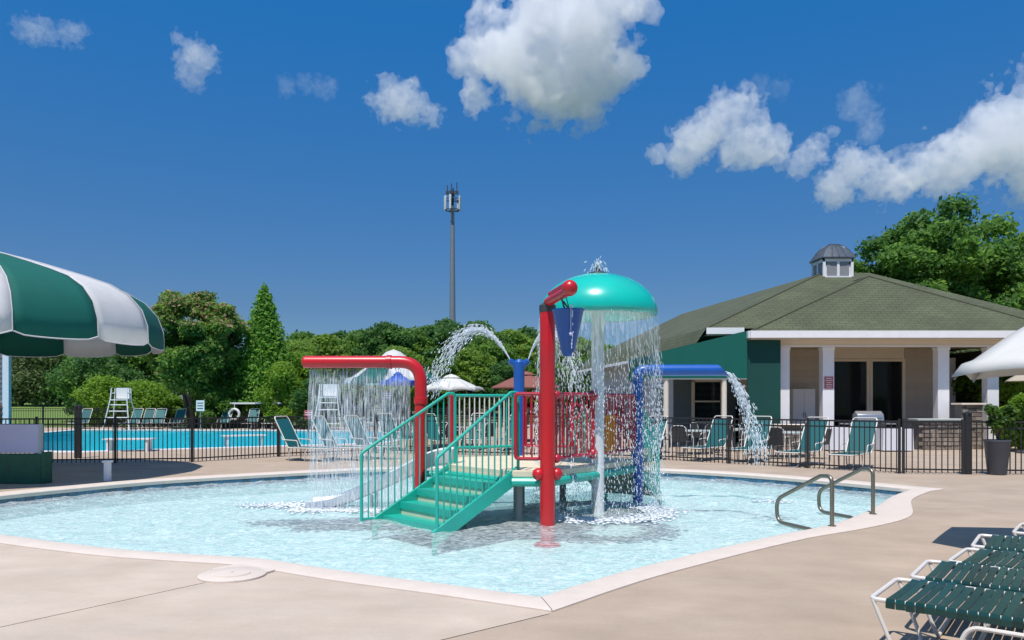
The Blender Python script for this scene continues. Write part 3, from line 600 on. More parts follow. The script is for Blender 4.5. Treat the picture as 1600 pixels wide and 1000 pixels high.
# ------------------------------------------------------------------ cell tower
p = D(707, 628, 120); tz = lambda y: EYE-(y-HOR)/F*120
tw = thing('cell_tower', 'tall grey monopole cell tower with an antenna ring on top', 'cell tower', (p.x,p.y,0))
MB().tube([(p.x,p.y,-.1), (p.x,p.y,12), (p.x,p.y,tz(360)), (p.x,p.y,tz(322))], [.55,.5,.34,.30], 14).build('pole', m_pole, tw)
MB().tube([(p.x,p.y,tz(322)), (p.x,p.y,tz(296))], .22, 8).build('mast', m_dsteel, tw)
for zz, r in ((tz(328), 1.1), (tz(312), 1.15)):
    mb = MB(); mb.tube([(p.x+r*math.cos(a), p.y+r*math.sin(a), zz) for a in [2*PI*i/12 for i in range(12)]], .07, 6, closed=True)
    for a in (0.3, 2.4, 4.5): mb.tube([(p.x,p.y,zz), (p.x+r*math.cos(a), p.y+r*math.sin(a), zz)], .07, 6)
    mb.build('ring_mount', m_dsteel, tw)
for a in (3.3, 3.75, 4.5, 5.9, 6.2, .9, 1.9, 2.6):
    c = Vector((p.x+1.25*math.cos(a), p.y+1.25*math.sin(a), (tz(306)+tz(330))/2)); MB().box(c, (.34,.16,2.2), rz=a+PI/2).build('antenna_panel', m_panel, tw, bevel=.03)
for a, h in ((3.4, 1.0), (5.8, 1.4), (1.5, .9), (4.6,1.1)):
    c = Vector((p.x+.8*math.cos(a), p.y+.8*math.sin(a), tz(300))); mb = MB(); mb.tube([c, c+Vector((0,0,h))], .07, 6); mb.tube([c, (p.x,p.y,tz(300))], .07, 6); mb.box(c+Vector((0,0,-.2)), (.5,.3,.5)); mb.build('radio_unit', m_dsteel, tw)

# ------------------------------------------------------------------ clubhouse
ch = thing('clubhouse', 'clubhouse with green shingle hip roof, cupola and white porch columns', 'building', (13.5,30,0))
def uvplane(mb_me, scale=1.0):           # lay the shingle courses along each roof plane
    me = mb_me; uv = me.uv_layers.new(name='UVMap')
    for pl in me.polygons:
        n_ = pl.normal; u = Vector((-n_.y, n_.x, 0)); u = u.normalized() if u.length > 1e-4 else Vector((1,0,0)); v = n_.cross(u)
        for li in pl.loop_indices:
            c = me.vertices[me.loops[li].vertex_index].co; uv.data[li].uv = (c.dot(u), c.dot(v))
def roof(name, faces, parent):
    mb = MB()
    for f in faces: mb.add(f, [tuple(range(len(f)))])
    me = mb.mesh(name, m_roof, 0, wloc(parent)); uvplane(me); return link(name, me, parent)
FL, FR, A, K = V((8.06,26,3.98)), V((18.9,26,3.98)), V((13.6,29.3,6.39)), V((13.6,30.8,6.39))
roof('roof', [[FL,FR,A], [FL,A,K,V((8.06,30.8,3.98))], [FR,V((18.9,30.8,3.98)),K,A]], ch)
E1, E2, EG, EG2, M1, M1r, M2, M2r = V((6.7,26.5,4.14)), V((4.5,46,4.14)), V((20.4,26.7,4.14)), V((20.4,46,4.14)), V((12.7,31.4,6.88)), V((14.6,31.4,6.88)), V((10.2,46,6.88)), V((14.2,46,6.88))
roof('roof', [[E1,EG,M1r,M1], [E1,M1,M2,E2], [EG,EG2,M2r,M1r], [M1,M1r,M2r,M2], [E2,M2,M2r,EG2]], ch)
mb = MB()
for a, b in ((FL,A), (FR,A), (E1,M1), (A,K)): mb.tube([a+V((0,0,.0)), b+V((0,0,.0))], .04, 6)
mb.build('ridge_cap', m_ridge, ch)
def fascia(a, b, h=.20, t=.05, dz=-.02): return MB().beam(V(a)+V((0,0,dz-h/2)), V(b)+V((0,0,dz-h/2)), t, h)
fascia(FL+V((0,-.03,.05)), FR+V((0,-.03,.05)), .24).build('fascia', m_trim, ch)
fascia(FL+V((-.03,0,.05)), V((8.03,30.8,4.03)), .24).build('fascia', m_trim, ch)
fascia(E1+V((0,-.03,.04)), V((8.0,26.47,4.18)), .22).build('fascia', m_trim, ch)
L1, L2 = V((6.25,26.52,3.46)), E2+V((-.5,0,-.68)); roof('roof', [[E1,E2,L2,L1]], ch)
fascia(L1+V((-.03,.1,.03)), L2+V((-.03,0,.03)), .12).build('fascia', m_trim, ch)
MB().prism([V((8.1,26.05,3.74)), V((18.8,26.05,3.74)), V((18.8,31,3.74)), V((8.1,31,3.74))], (0,0,.03)).build('soffit', m_beige, ch, smooth=0)
MB().prism([V((6.75,26.55,3.9)), V((20,26.8,3.9)), V((20,45.9,3.9)), V((4.6,45.9,3.9))], (0,0,.03)).build('soffit', m_beige, ch, smooth=0)
MB().box((13.3,26.85,3.63), (8.9,.34,.22)).build('header_beam', m_beige, ch, bevel=.01)
MB().box((13.3,26.66,3.54), (8.9,.05,.05)).build('beam_moulding', m_trim, ch)
COLX = (9.45, 11.0, 15.0, 16.72)
for x in COLX:
    MB().box((x,26.85,1.76), (.40,.34,3.52)).build('column', m_trim, ch, bevel=.015)
    MB().box((x,26.85,.12), (.50,.44,.24)).build('column_base', m_trim, ch, bevel=.01)
    MB().box((x,26.85,3.46), (.44,.38,.10)).build('column_cap', m_trim, ch, bevel=.01)
MB().box((17.9,31.5,1.7), (.40,.34,3.4)).build('column', m_trim, ch, bevel=.015)
# porch back wall: boards, doors, dark room
BW = 30.2
def boards(x0, x1, z0, z1, y, mat, parent, step=.26, name='siding_board'):
    L = x1-x0; z = z0; me = MB().add([(0,0,0)], []) or None
    mb = MB(); mb.prism([V((0,0,0)), V((0,-.022,0)), V((0,-.008,step-.006)), V((0,0,step-.006))], (L,0,0)); me = mb.mesh(name, mat, 0)
    while z < z1-.02:
        o = link(name, me, parent, V((x0, y, z))-wloc(parent)); o.scale.z = min(1, (z1-z)/step); z += step
boards(9.0, 12.5, 0, 3.7, BW, m_tan, ch)
boards(15.45, 16.6, 0, 3.7, BW, m_tan, ch)
MB().box((10.75,BW+.12,1.87), (3.5,.2,3.74)).build('wall', m_tan, ch); MB().box((16.03,BW+.12,1.87), (1.14,.2,3.74)).build('wall', m_tan, ch)
MB().box((14,BW+.1,3.52), (2.9,.16,.44)).build('door_header', m_beige, ch)
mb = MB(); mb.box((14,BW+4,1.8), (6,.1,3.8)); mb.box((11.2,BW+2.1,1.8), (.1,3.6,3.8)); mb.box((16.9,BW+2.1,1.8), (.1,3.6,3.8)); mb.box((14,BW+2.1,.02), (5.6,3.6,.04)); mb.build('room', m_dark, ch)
dr = MB()
for x in (12.56, 14.0, 14.12, 15.40): dr.box((x,BW+.02,1.65), (.11,.1,3.3))
dr.box((13.98,BW+.02,3.24), (2.95,.09,.1)); dr.box((13.98,BW+.02,.05), (2.95,.09,.1)); dfr = dr.build('door_frame', m_beige, ch, bevel=.005)
for x in (13.28, 14.76): MB().box((x,BW+.04,1.65), (1.30,.012,3.1)).build('pane', m_glass, dfr)
# grey wing under the awning and the receding side wall
boards(6.5, 9.0, 0, 3.9, 30.9, m_greyw, ch); MB().box((7.75,31.05,1.95), (2.5,.2,3.9)).build('wall', m_greyw, ch)
wn = MB(); wx, wz = 7.85, 1.62
for dx, dz, sx, sz in ((-.58,0,.12,1.7), (.58,0,.12,1.7), (0,.84,1.28,.12), (0,-.84,1.28,.1), (0,.0,1.1,.06)): wn.box((wx+dx,30.84,wz+dz), (sx,.09,sz))
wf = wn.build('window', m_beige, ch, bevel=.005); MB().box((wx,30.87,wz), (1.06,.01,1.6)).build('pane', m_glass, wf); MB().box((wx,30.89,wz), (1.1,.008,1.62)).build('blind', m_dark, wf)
MB().prism([V((6.5,30.95,0)), V((4.9,45.5,0)), V((5.1,45.5,0)), V((6.7,30.95,0))], (0,0,3.92)).build('wall', m_palew, ch, smooth=0)
for f in (.1,.3,.5,.72):
    a = V((6.46,30.95,1.6)).lerp(V((4.86,45.5,1.6)), f); wf = MB().box(a, (.09,1.5,1.5), rz=.11).build('window', m_trim, ch, bevel=.01); MB().box(a+V((-.05,0,0)), (.02,1.3,1.3), rz=.11).build('pane', m_glass, wf)
MB().box((20.2,36,1.9), (.2,18,3.8)).build('wall', m_tan, ch); MB().box((12.5,45.6,1.9), (15.5,.2,3.8)).build('wall', m_tan, ch)
# cupola
cu = V((13.15,31.55,6.5)); cw = .74
cup = MB().box(cu+V((0,0,.15)), (1.1,1.1,1.0)).build('cupola', m_trim, ch, bevel=.01)
for (dx, dy, r) in ((0,-1,0), (1,0,PI/2), (0,1,PI), (-1,0,-PI/2)):
    for s in (-.245, .245):
        c = cu+V((dx*.565+(s if dy else 0), dy*.565+(s if dx else 0), .46)); fr = MB().box(c, (.40,.03,.62), rz=r).build('louvre', m_louvre, cup)
    c = cu+V((dx*.575, dy*.575, 0)); mb = MB(); mb.box(c+V((0,0,.11)), (1.22,.07,.12), rz=r); mb.box(c+V((0,0,.82)), (1.22,.07,.12), rz=r)
    for s in (-.56, 0, .56): mb.box(c+V(((s if dy else 0), (s if dx else 0), .46)), (.1,.075,.62), rz=r)
    mb.build('frame', m_trim, cup)
mb = MB(); n = 4; prof = [(.72,.9), (.72,.94), (.63,1.06), (.52,1.24), (.37,1.42), (.18,1.53), (1e-3,1.56)]
vs = []; 
for r, z in prof:
    for k2 in range(16):
        a = 2*PI*k2/16+PI/4; q = r*(1/max(abs(math.cos(a)), abs(math.sin(a))))**.8; vs.append(cu+V((q*math.cos(a), q*math.sin(a), z)))
mb.add(vs, [(i*16+j, i*16+(j+1) % 16, (i+1)*16+(j+1) % 16, (i+1)*16+j) for i in range(len(prof)-1) for j in range(16)]+[tuple(range(15,-1,-1))]); mb.build('dome', m_metalroof, cup, smooth=30)
mb = MB()
for k2 in range(16):
    mb.tube([vs[i*16+k2]+V((0,0,.012)) for i in range(len(prof))], .018, 4)
mb.build('seam', m_metalroof, cup)
# sign on the second column
MB().box((11.0,26.67,2.27), (.30,.02,.42)).build('sign', m_signred, ch); mb = MB()
for i, wd in enumerate((.2,.24,.16,.22,.18)): mb.box((11.0,26.657,2.42-i*.075), (wd,.004,.022))
mb.build('lettering', m_trim, [c for c in kids(ch) if c.name.startswith('sign') and not c.name.startswith('siding')][0])
# green canvas awning on the left front
aw = thing('awning', 'dark green canvas awning sloping down from the left of the porch', 'awning', (6.6,26.2,0))
T0, T1, B0, B1 = V((4.9,26.2,3.27)), V((8.02,26.2,4.02)), V((4.9,26.2,2.40)), V((8.02,26.2,2.40)); dp = V((-.25,4.4,0))
mb = MB(); mb.add([T0,T1,B1,B0], [(0,1,2,3)]); mb.add([T0+V((0,.01,.01)),T1+V((0,.01,.01)),T1+dp,T0+dp], [(0,1,2,3)]); mb.add([T0,B0,B0+dp,T0+dp], [(0,1,2,3)]); mb.build('canopy', m_agreen, aw, smooth=0)
MB().prism([V((8.06,26.3,.0)), V((9.2,26.3,.0)), V((9.2,26.3,3.72)), V((8.06,26.3,3.72))], (0,.05,0)).build('drop_curtain', m_cgreen_shade, aw, smooth=0)
for x in (5.28, 7.27): MB().tube([(x,26.32,0), (x,26.32,2.9)], .09, 10).build('post', m_beige, aw)
MB().tube([B0+V((0,.03,0)), B1+V((0,.03,0))], .03, 8).build('edge_bar', m_trim, aw)

# white house corner on the far left, turned so that its right side wall faces the pool
hx, hy, hr = -19.75, 30.0, .56
ho = thing('house', 'white sided house corner with brick base at the far left edge', 'house', (hx,hy,0), hr)
def hb(name, mat, parent, mb, bevel=0): return link(name, mb.mesh(name, mat, 35), parent, bevel=bevel)
hb('wall', m_palew, ho, MB().box((-4,4,3.3), (8,8,6.6)))
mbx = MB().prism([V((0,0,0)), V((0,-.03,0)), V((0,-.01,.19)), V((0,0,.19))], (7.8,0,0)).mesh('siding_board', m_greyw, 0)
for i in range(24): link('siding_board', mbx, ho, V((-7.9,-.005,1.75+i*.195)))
mby = MB().prism([V((0,0,0)), V((.03,0,0)), V((.01,0,.19)), V((0,0,.19))], (0,7.8,0)).mesh('siding_board', m_palew, 0)
for i in range(32): link('siding_board', mby, ho, V((.004,.1,.2+i*.195)))
hb('corner_board', m_trim, ho, MB().box((-.03,.03,3.3), (.2,.2,6.55)))
brm = MB().box((0,0,0), (.30,.06,.10)).mesh('brick', m_brick, 0)
for i in range(14):
    for j in range(10): link('brick', brm, ho, V((-.28-j*.32-(.16 if i % 2 else 0), -.06, .06+i*.112)))
hb('mortar_bed', m_mortar, ho, MB().box((-1.75,-.02,.80), (3.4,.05,1.58)))
hb('roof', m_roof, ho, MB().prism([V((-8.6,-.5,6.5)), V((.5,-.5,6.5)), V((-4,-.5,9.2))], (0,9,0)))

# ------------------------------------------------------------------ fences
pick_me = MB().box((0,0,.60), (.019,.019,1.16)).mesh('picket', m_black, 0)
post_me = MB().box((0,0,.61), (.05,.05,1.22)).mesh('post', m_black, 0)
cap_me = MB().lathe([(.055,1.27), (.055,1.29), (.02,1.315), (1e-3,1.318)], (0,0,0), 4).mesh('post', m_black, 0)
def fence(label, pts, posts, step=.112, tall=()):
    t = thing('picket_fence', label, 'fence', pts[0], 0, 'black picket fences')
    P = [V(p) for p in pts]; run = 0
    for a, b in zip(P, P[1:]):
        L = (b-a).length; d = (b-a)/L; rz = math.atan2(d.y, d.x); n = int(L/step)
        for k in range(n): link('picket', pick_me, t, a+d*(k+.5)*L/n-P[0], rz)
        for z, h in ((.10,.034), (1.02,.034), (1.16,.038)): MB().beam(a+V((0,0,z)), b+V((0,0,z)), .032, h).build('rail', m_black, t)
        m = max(1, round(L/posts))
        for k in range(m+1): link('post', post_me, t, a+d*L*k/m-P[0], rz)
    return t
fa, fb, fc, fd, fe, ff = V((-14.2,19.6,0)), V((-8.5,20.4,0)), V((-6.8,22.4,0)), V((-4.3,24.0,0)), V((4.1,21.3,0)), V((8.65,17.15,0))
fence('black picket fence in front of the blue swimming pool on the left', [fa, fb, fc, fd], 2.2)
fence('black picket fence behind the play structure', [fd+V((.06,-.02,0)), fe-V((.06,-.02,0))], 2.2)
fence('black picket fence behind the row of teal loungers', [fe, ff], 2.4)
fence('black picket fence by the grey planter at the right', [ff+V((.09,0,0)), V((9.95,16.95,0)), V((13.4,16.6,0))], 1.9)
# stout posts
for (px, yb, w_, h_, lab) in ((122,716,.15,1.45,'thick black fence post left of the swimming pool'), (1512,741,.13,1.33,'thick dark gate post left of the grey planter')):
    b = G(px, yb); t = thing('gate_post', lab, 'post', b); MB().box(b+V((0,0,h_/2)), (w_,w_,h_)).build('shaft', m_black, t, bevel=.01); MB().lathe([(w_*.8,h_), (w_*.8,h_+.03), (1e-3,h_+.07)], b, 4).build('cap', m_black, t)
# low far fence round the swimming pool
t = thing('picket_fence', 'distant thin black fence beyond the swimming pool', 'fence', (-34,47.5,0), 0, 'black picket fences'); mb = MB()
for i in range(360): mb.box((-34+i*.105,47.5,.6), (.02,.02,1.2))
o = mb.build('pickets', m_black, t, smooth=0); o['kind'] = 'stuff'
for z in (.12, 1.05, 1.2): MB().beam((-34,47.5,z), (4,47.5,z), .035, .035).build('rail', m_black, t)
for i in range(16): MB().box((-34+i*2.5,47.5,.65), (.08,.08,1.32)).build('post', m_black, t)
# ------------------------------------------------------------------ water play structure
ps = thing('water_play_structure', 'water play structure with green stairs, slide, red railings and spray pipes', 'play structure', (.6,12.3,FLOOR))
SA, SU, SV, SW = V((-.93,10.2,0)), V((.76,.65,0)), V((-.65,.76,0)), 1.53
DZ = .62
def sp(s, l, z, A_=SA, U_=SU, V_=SV): return A_ + U_*s + V_*l + V((0,0,z))
def stair(label, A_, U_, V_, W, rails):
    st = MB()
    for l in (0, W):
        st.beam(sp(-.12,l,-.20,A_,U_,V_), sp(1.24,l,.50,A_,U_,V_), .05, .20)
        st.beam(sp(-.12,l,-.20,A_,U_,V_), sp(-.12,l,FLOOR,A_,U_,V_), .07, .07, up=(1,0,0))
    so_ = st.build('stair', m_green, ps, bevel=.006); so_['label'] = label
    for k in range(4):
        s, z = .02+.295*k, -.075+.175*k
        mb = MB(); mb.prism([sp(s,.03,z,A_,U_,V_), sp(s+.30,.03,z,A_,U_,V_), sp(s+.30,W-.03,z,A_,U_,V_), sp(s,W-.03,z,A_,U_,V_)], (0,0,-.045)); mb.build('tread', m_green, so_)
        if k < 4: mb = MB(); mb.prism([sp(s+.292,.035,z-.04,A_,U_,V_), sp(s+.292,W-.035,z-.04,A_,U_,V_), sp(s+.292,W-.035,z+.09,A_,U_,V_), sp(s+.292,.035,z+.09,A_,U_,V_)], U_*.012); mb.build('riser', m_cream, so_)
        mb = MB(); mb.prism([sp(s-.02,.03,z+.006,A_,U_,V_), sp(s+.015,.03,z+.006,A_,U_,V_), sp(s+.015,W-.03,z+.006,A_,U_,V_), sp(s-.02,W-.03,z+.006,A_,U_,V_)], (0,0,-.098)); mb.build('nosing', m_green, so_)
    for l, s0, lab in rails:
        r = MB().tube(fillet([sp(s0,l,-.16,A_,U_,V_), sp(s0,l,.86,A_,U_,V_), sp(1.20,l,1.735,A_,U_,V_), sp(1.34,l,1.735,A_,U_,V_), sp(1.34,l,.50,A_,U_,V_)], .07), .024, 10)
        r.tube([sp(s0,l,-.10,A_,U_,V_), sp(max(s0,-.05)+.02,l,-.10,A_,U_,V_), sp(1.30,l,.66,A_,U_,V_)], .016, 8)
        ro = r.build('handrail', m_green, ps); ro['label'] = lab
        n = int((1.30-s0)/.105)
        for k in range(1, n):
            s = s0+(1.34-s0)*k/n
            zt = .86+(s-s0)*(1.735-.86)/(1.20-s0) if s < 1.2 else 1.735
            zb = -.10 if s < 0 else -.10+s*(.76/1.30)
            MB().tube([sp(s,l,zb,A_,U_,V_), sp(s,l,zt,A_,U_,V_)], .0115, 6).build('baluster', m_green, ro)
stair('green front stair facing the camera', SA, SU, SV, SW, [(0,-.08,'right handrail of the front stair'), (SW,-.34,'left handrail of the front stair')])
stair('green rear stair on the far right', V((2.74,14.45,0)), V((-.49,-.87,0)), V((-.87,.49,0)), 1.1, [(0,-.05,'right handrail of the rear stair'), (1.1,-.05,'left handrail of the rear stair')])
# platform
PF = [V((.0,10.98,0)), V((.52,10.95,0)), V((1.27,11.93,0)), V((2.12,13.20,0)), V((1.17,13.92,0)), V((.13,14.15,0)), V((-1.08,13.55,0)), V((-1.0,12.14,0))]
pl = MB().prism([p+V((0,0,DZ-.10)) for p in PF], (0,0,.10)).build('platform', m_cream, ps, bevel=.012)
for a, b in zip(PF, PF[1:]+PF[:1]): MB().tube([a+V((0,0,.455)), b+V((0,0,.455))], .065, 10).build('edge_beam', m_green, pl)
for p in (V((.1,11.4,0)), V((-.8,12.3,0)), V((.9,13.6,0)), V((-.95,13.4,0))): MB().tube([p+V((0,0,FLOOR)), p+V((0,0,.46))], .06, 10).build('support_leg', m_louvre, ps)
def pipe(name, pts, r, mat, lab, fil=.3, n=18, parent=ps):
    o = MB().tube(fillet(pts, fil, 8), r, n).build(name, mat, parent, smooth=50); o['label'] = lab; return o
# red overhead spray bar
arch = pipe('spray_bar', [(-1.45,12.2,FLOOR), (-1.45,12.2,2.235), (-3.28,12.2,2.235)], .097, m_red, 'red overhead spray bar dropping a water curtain', .34)
for cz_ in (1.62,): MB().lathe([(.098,-.05), (.112,-.045), (.112,.045), (.098,.05)], (-1.45,12.2,cz_), 18).build('coupling', m_red, arch)
MB().lathe([(.104,-.04), (.110,-.035), (.110,.035), (.104,.04)], (-1.95,12.2,2.235), 18, axis=(1,0,0)).build('coupling', m_red, arch)
MB().lathe([(.097,0), (.093,.02), (.065,.045), (1e-3,.052)], (-3.28,12.2,2.235), 18, axis=(-1,0,0)).build('end_cap', m_red, arch)
MB().lathe([(.16,0), (.16,.02), (.115,.03)], (-1.45,12.2,FLOOR+.002), 18).build('base_flange', m_red, arch)
mb = MB()
for i in range(26): mb.tube([(-3.22+i*.057,12.2,2.135), (-3.22+i*.057,12.2,2.12)], .008, 5)
mb.build('nozzles', m_dsteel, arch)
MB().tube([(-1.45,12.2,.46), (-.95,12.1,.46)], .05, 10).build('tie_bar', m_green, ps)
# red bucket mast
mast = pipe('bucket_mast', [(.5,10.8,FLOOR), (.5,10.8,2.94)], .108, m_red, 'tall red mast carrying the tipping bucket', .10)
MB().tube(fillet([(.5,10.8,2.85), (.5,10.8,3.0), (.735,9.80,3.03)], .09), .068, 14).build('arm', m_red, mast); MB().lathe([(.112,2.86), (.118,2.90), (.118,2.955), (.07,2.99), (1e-3,2.995)], (.5,10.8,0), 18).build('collar', m_dsteel, mast)
a0, a1 = V((.53,10.72,3.105)), V((.735,9.82,3.13))
MB().tube([a0, a1], .034, 12).build('arm_pipe', m_dkred, mast)
MB().ball((.735,9.78,3.05), .105, 18).build('end_ball', m_red, mast)
MB().lathe([(.19,0), (.19,.025), (.12,.04)], (.5,10.8,FLOOR+.002), 20).build('base_flange', m_red, mast)
for dx, dy, z in ((-.13,-.02,.585), (.13,.03,.585), (.13,.06,.80), (.12,.06,1.70)):
    MB().ball((.5+dx,10.8+dy,z), .088 if z < .6 else .065, 14).build('clamp', m_dkred if z > .7 else m_red, mast)
# tipping bucket
bk = V((.74,10.15,2.20))
bo = MB().lathe([(1e-3,.0), (.05,.004), (.085,.04), (.205,.60), (.212,.605), (.212,.62), (.196,.615), (.08,.07), (1e-3,.06)], bk, 28).build('bucket', m_navy, ps, smooth=50); bo['label'] = 'navy tipping bucket'
mb = MB()
for s in (-1, 1): mb.tube([bk+V((s*.05,.12*s,.61)), V((.66+.02*s,10.12+.14*s,2.95))], .012, 6)
mb.tube([bk+V((.0,-.215,.60)), V((.70,9.93,2.95))], .007, 5); mb.build('hanger', m_dsteel, bo)
mb = MB().tube([bk+V((.02,-.22,.66)), bk+V((.02,-.23,.30))], .006, 5); mb.ball(bk+V((.02,-.23,.28)), .022, 8); mb.build('pull_cord', m_lav, bo)
# mushroom fountain
mc = V((1.35,12.07,0))
col_ = MB().tube([mc+V((0,0,FLOOR)), mc+V((0,0,3.22))], .10, 22).build('mushroom_stem', m_white, ps); col_['label'] = 'white stem of the mushroom fountain'
for z in (.80, 1.70): MB().ball(mc+V((-.10,-.13,z)), .085, 14).build('clamp', m_dkred, col_)
capo = MB().lathe([(1e-3,3.605), (.15,3.60), (.32,3.575), (.5,3.515), (.66,3.43), (.79,3.315), (.875,3.20), (.918,3.08), (.925,3.00), (.915,2.955), (.885,2.94), (.84,2.95), (.6,3.03), (.3,3.07), (1e-3,3.08)], mc, 56).build('mushroom_cap', m_aqua, ps, smooth=60); capo['label'] = 'aqua green domed cap of the mushroom fountain'
mb = MB(); mb.lathe([(.14,3.60), (.13,3.63), (.05,3.65), (.035,3.70), (1e-3,3.705)], mc, 18); mb.build('nozzle', m_dsteel, capo)
# blue jet post and blue spout post
bp_ = pipe('jet_post', [(.13,14.1,.46), (.13,14.1,2.30)], .10, m_blue, 'blue post throwing two arcs of water', .1)
MB().lathe([(.10,2.30), (.10,2.33), (.06,2.38), (1e-3,2.39)], (.13,14.1,0), 18).build('cap', m_blue, bp_)
for dx in (-1, 1): MB().tube([(.13+dx*.05,14.1,2.24), (.13+dx*.17,14.06,2.36)], .055, 12).build('nozzle', m_blue, bp_)
MB().tube([(.13,14.1,FLOOR), (.13,14.1,.47)], .105, 16).build('lower_post', m_louvre, bp_)  # lower length of the jet post, in grey
bs = pipe('spout_post', [(2.16,13.2,FLOOR), (2.16,13.2,2.15), (2.45,13.2,2.15)], .088, m_blue, 'blue post with the horizontal water spout', .16)
mb = MB(); vs = []; n = 18; xs = [2.40, 2.9, 3.4, 3.62]
for x in xs:
    for j in range(n):
        a = 2*PI*j/n; y, z = .098*math.cos(a), .098*math.sin(a); vs.append(V((x + (-.95*z if x == xs[-1] else 0), 13.2+y, 2.145+z)))
mb.add(vs, [(i*n+j, i*n+(j+1) % n, (i+1)*n+(j+1) % n, (i+1)*n+j) for i in range(len(xs)-1) for j in range(n)]); mb.build('spout', m_blue, bs, smooth=60)
MB().lathe([(.105,0), (.105,.06), (.1,.07)], (2.42,13.2,2.147), 18, axis=(1,0,0)).build('coupling', m_blue, bs)
MB().lathe([(.15,0), (.15,.02), (.095,.03)], (2.16,13.2,FLOOR+.002), 18).build('base_flange', m_blue, bs)
# railing panels
def panel(lab, a, b, mat, pmat, z0=.79, z1=1.715, step=.092, rr=.026):
    a, b = V(a), V(b); a.z = b.z = 0; L = (b-a).length; d = (b-a)/L
    P = [a+V((0,0,z0)), b+V((0,0,z0)), b+V((0,0,z1)), a+V((0,0,z1))]; mid = (P[0]+P[1])/2
    pth = fillet([mid]+[P[1],P[2],P[3],P[0]]+[mid], .05, 4)[:-1]
    ro = MB().tube(pth, rr, 8, closed=True).build('railing', mat, ps); ro['label'] = lab; n = max(2, int(L/step))
    for k in range(1, n): p = a+d*L*k/n; MB().tube([p+V((0,0,z0)), p+V((0,0,z1))], .0125, 6).build('picket', pmat, ro)
    return ro
r1 = panel('narrow red railing beside the front stair', (.05,10.98,0), (.40,10.90,0), m_dkred, m_dkred)
r2 = panel('red railing between red mast and white stem', (.58,10.98,0), (1.26,11.90,0), m_dkred, m_dkred)
r3 = panel('red railing between white stem and blue spout post', (1.45,12.18,0), (2.08,13.08,0), m_dkred, m_dkred)
panel('green rear railing behind the stair', (-1.02,13.58,0), (.03,14.10,0), m_green, m_chrome)
panel('dark rear railing behind the mushroom stem', (.25,14.13,0), (1.10,13.95,0), m_dkred, m_dkred)
MB().tube([(-1.08,13.55,FLOOR), (-1.08,13.55,1.73)], .055, 12).build('corner_post', m_dkred, ps)
for ro, f, z in ((r2, .55, 1.46), (r3, .48, 1.45)):
    a, b = (V((.58,10.98,0)), V((1.26,11.90,0))) if ro is r2 else (V((1.45,12.18,0)), V((2.08,13.08,0))); p = a.lerp(b, f)+V((0,0,z)); d = (b-a).normalized(); ax = V((d.y,-d.x,0))
    mb = MB().lathe([(.125,-.02), (.125,.02), (.095,.025), (.095,-.025), (.125,-.02)], p, 20, axis=ax); mb.build('porthole_frame', m_dkred, ro); MB().lathe([(1e-3,-.006), (.1,-.006), (.1,.006), (1e-3,.006)], p, 20, axis=ax).build('porthole', m_agreen, ro)
oa, ob = V((1.46,12.16,0)), V((1.66,12.44,0)); d = (ob-oa).normalized()
og = MB().beam(oa+V((0,-.02,.84)), ob+V((0,-.02,.84)), .04, .05).beam(oa+V((0,-.02,1.36)), ob+V((0,-.02,1.36)), .04, .05).build('play_panel', m_orange, ps); og['label'] = 'orange slatted play panel'
for k in range(4): p = oa.lerp(ob, (k+.5)/4)+V((0,-.02,0)); MB().box(p+V((0,0,1.11)), (.055,.03,.56), rz=math.atan2(d.y,d.x)).build('slat', m_orange, og, bevel=.006)
# slide
def sweep(path, prof, taper=False):
    mb = MB(); vs = []; k = len(prof)
    for i, p in enumerate(path):
        a, b = path[max(i-1,0)], path[min(i+1,len(path)-1)]; t = (b-a).normalized(); r = t.cross(V((0,0,1))).normalized(); q = r.cross(t)
        f = 1-.72*(i/(len(path)-1)) if taper else 1; vs += [p + r*x + q*(z*f if z > 0 else z) for x, z in prof]
    mb.add(vs, [(i*k+j, i*k+(j+1) % k, (i+1)*k+(j+1) % k, (i+1)*k+j) for i in range(len(path)-1) for j in range(k)]+[tuple(range(k)), tuple((len(path)-1)*k+j for j in range(k))]); return mb
spath = cat([V((-.92,12.83,.63)), V((-1.30,12.82,.60)), V((-1.85,12.79,.36)), V((-2.5,12.75,.08)), V((-2.95,12.72,-.06)), V((-3.35,12.70,-.08))], 8)
sl_ = sweep(spath, [(-.34,.21), (-.30,.21), (-.27,.06), (-.22,.0), (.22,.0), (.27,.06), (.30,.21), (.34,.21), (.30,-.03), (.24,-.06), (-.24,-.06), (-.30,-.03)], True).build('slide', m_offwhite, ps, smooth=40); sl_['label'] = 'short white slide off the left side'
for x, z in ((-1.6,.38), (-2.3,.08)):
    for dy in (-.22, .22): MB().tube([(x,12.8+dy,FLOOR), (x,12.8+dy,z)], .03, 8).build('slide_leg', m_green, sl_)

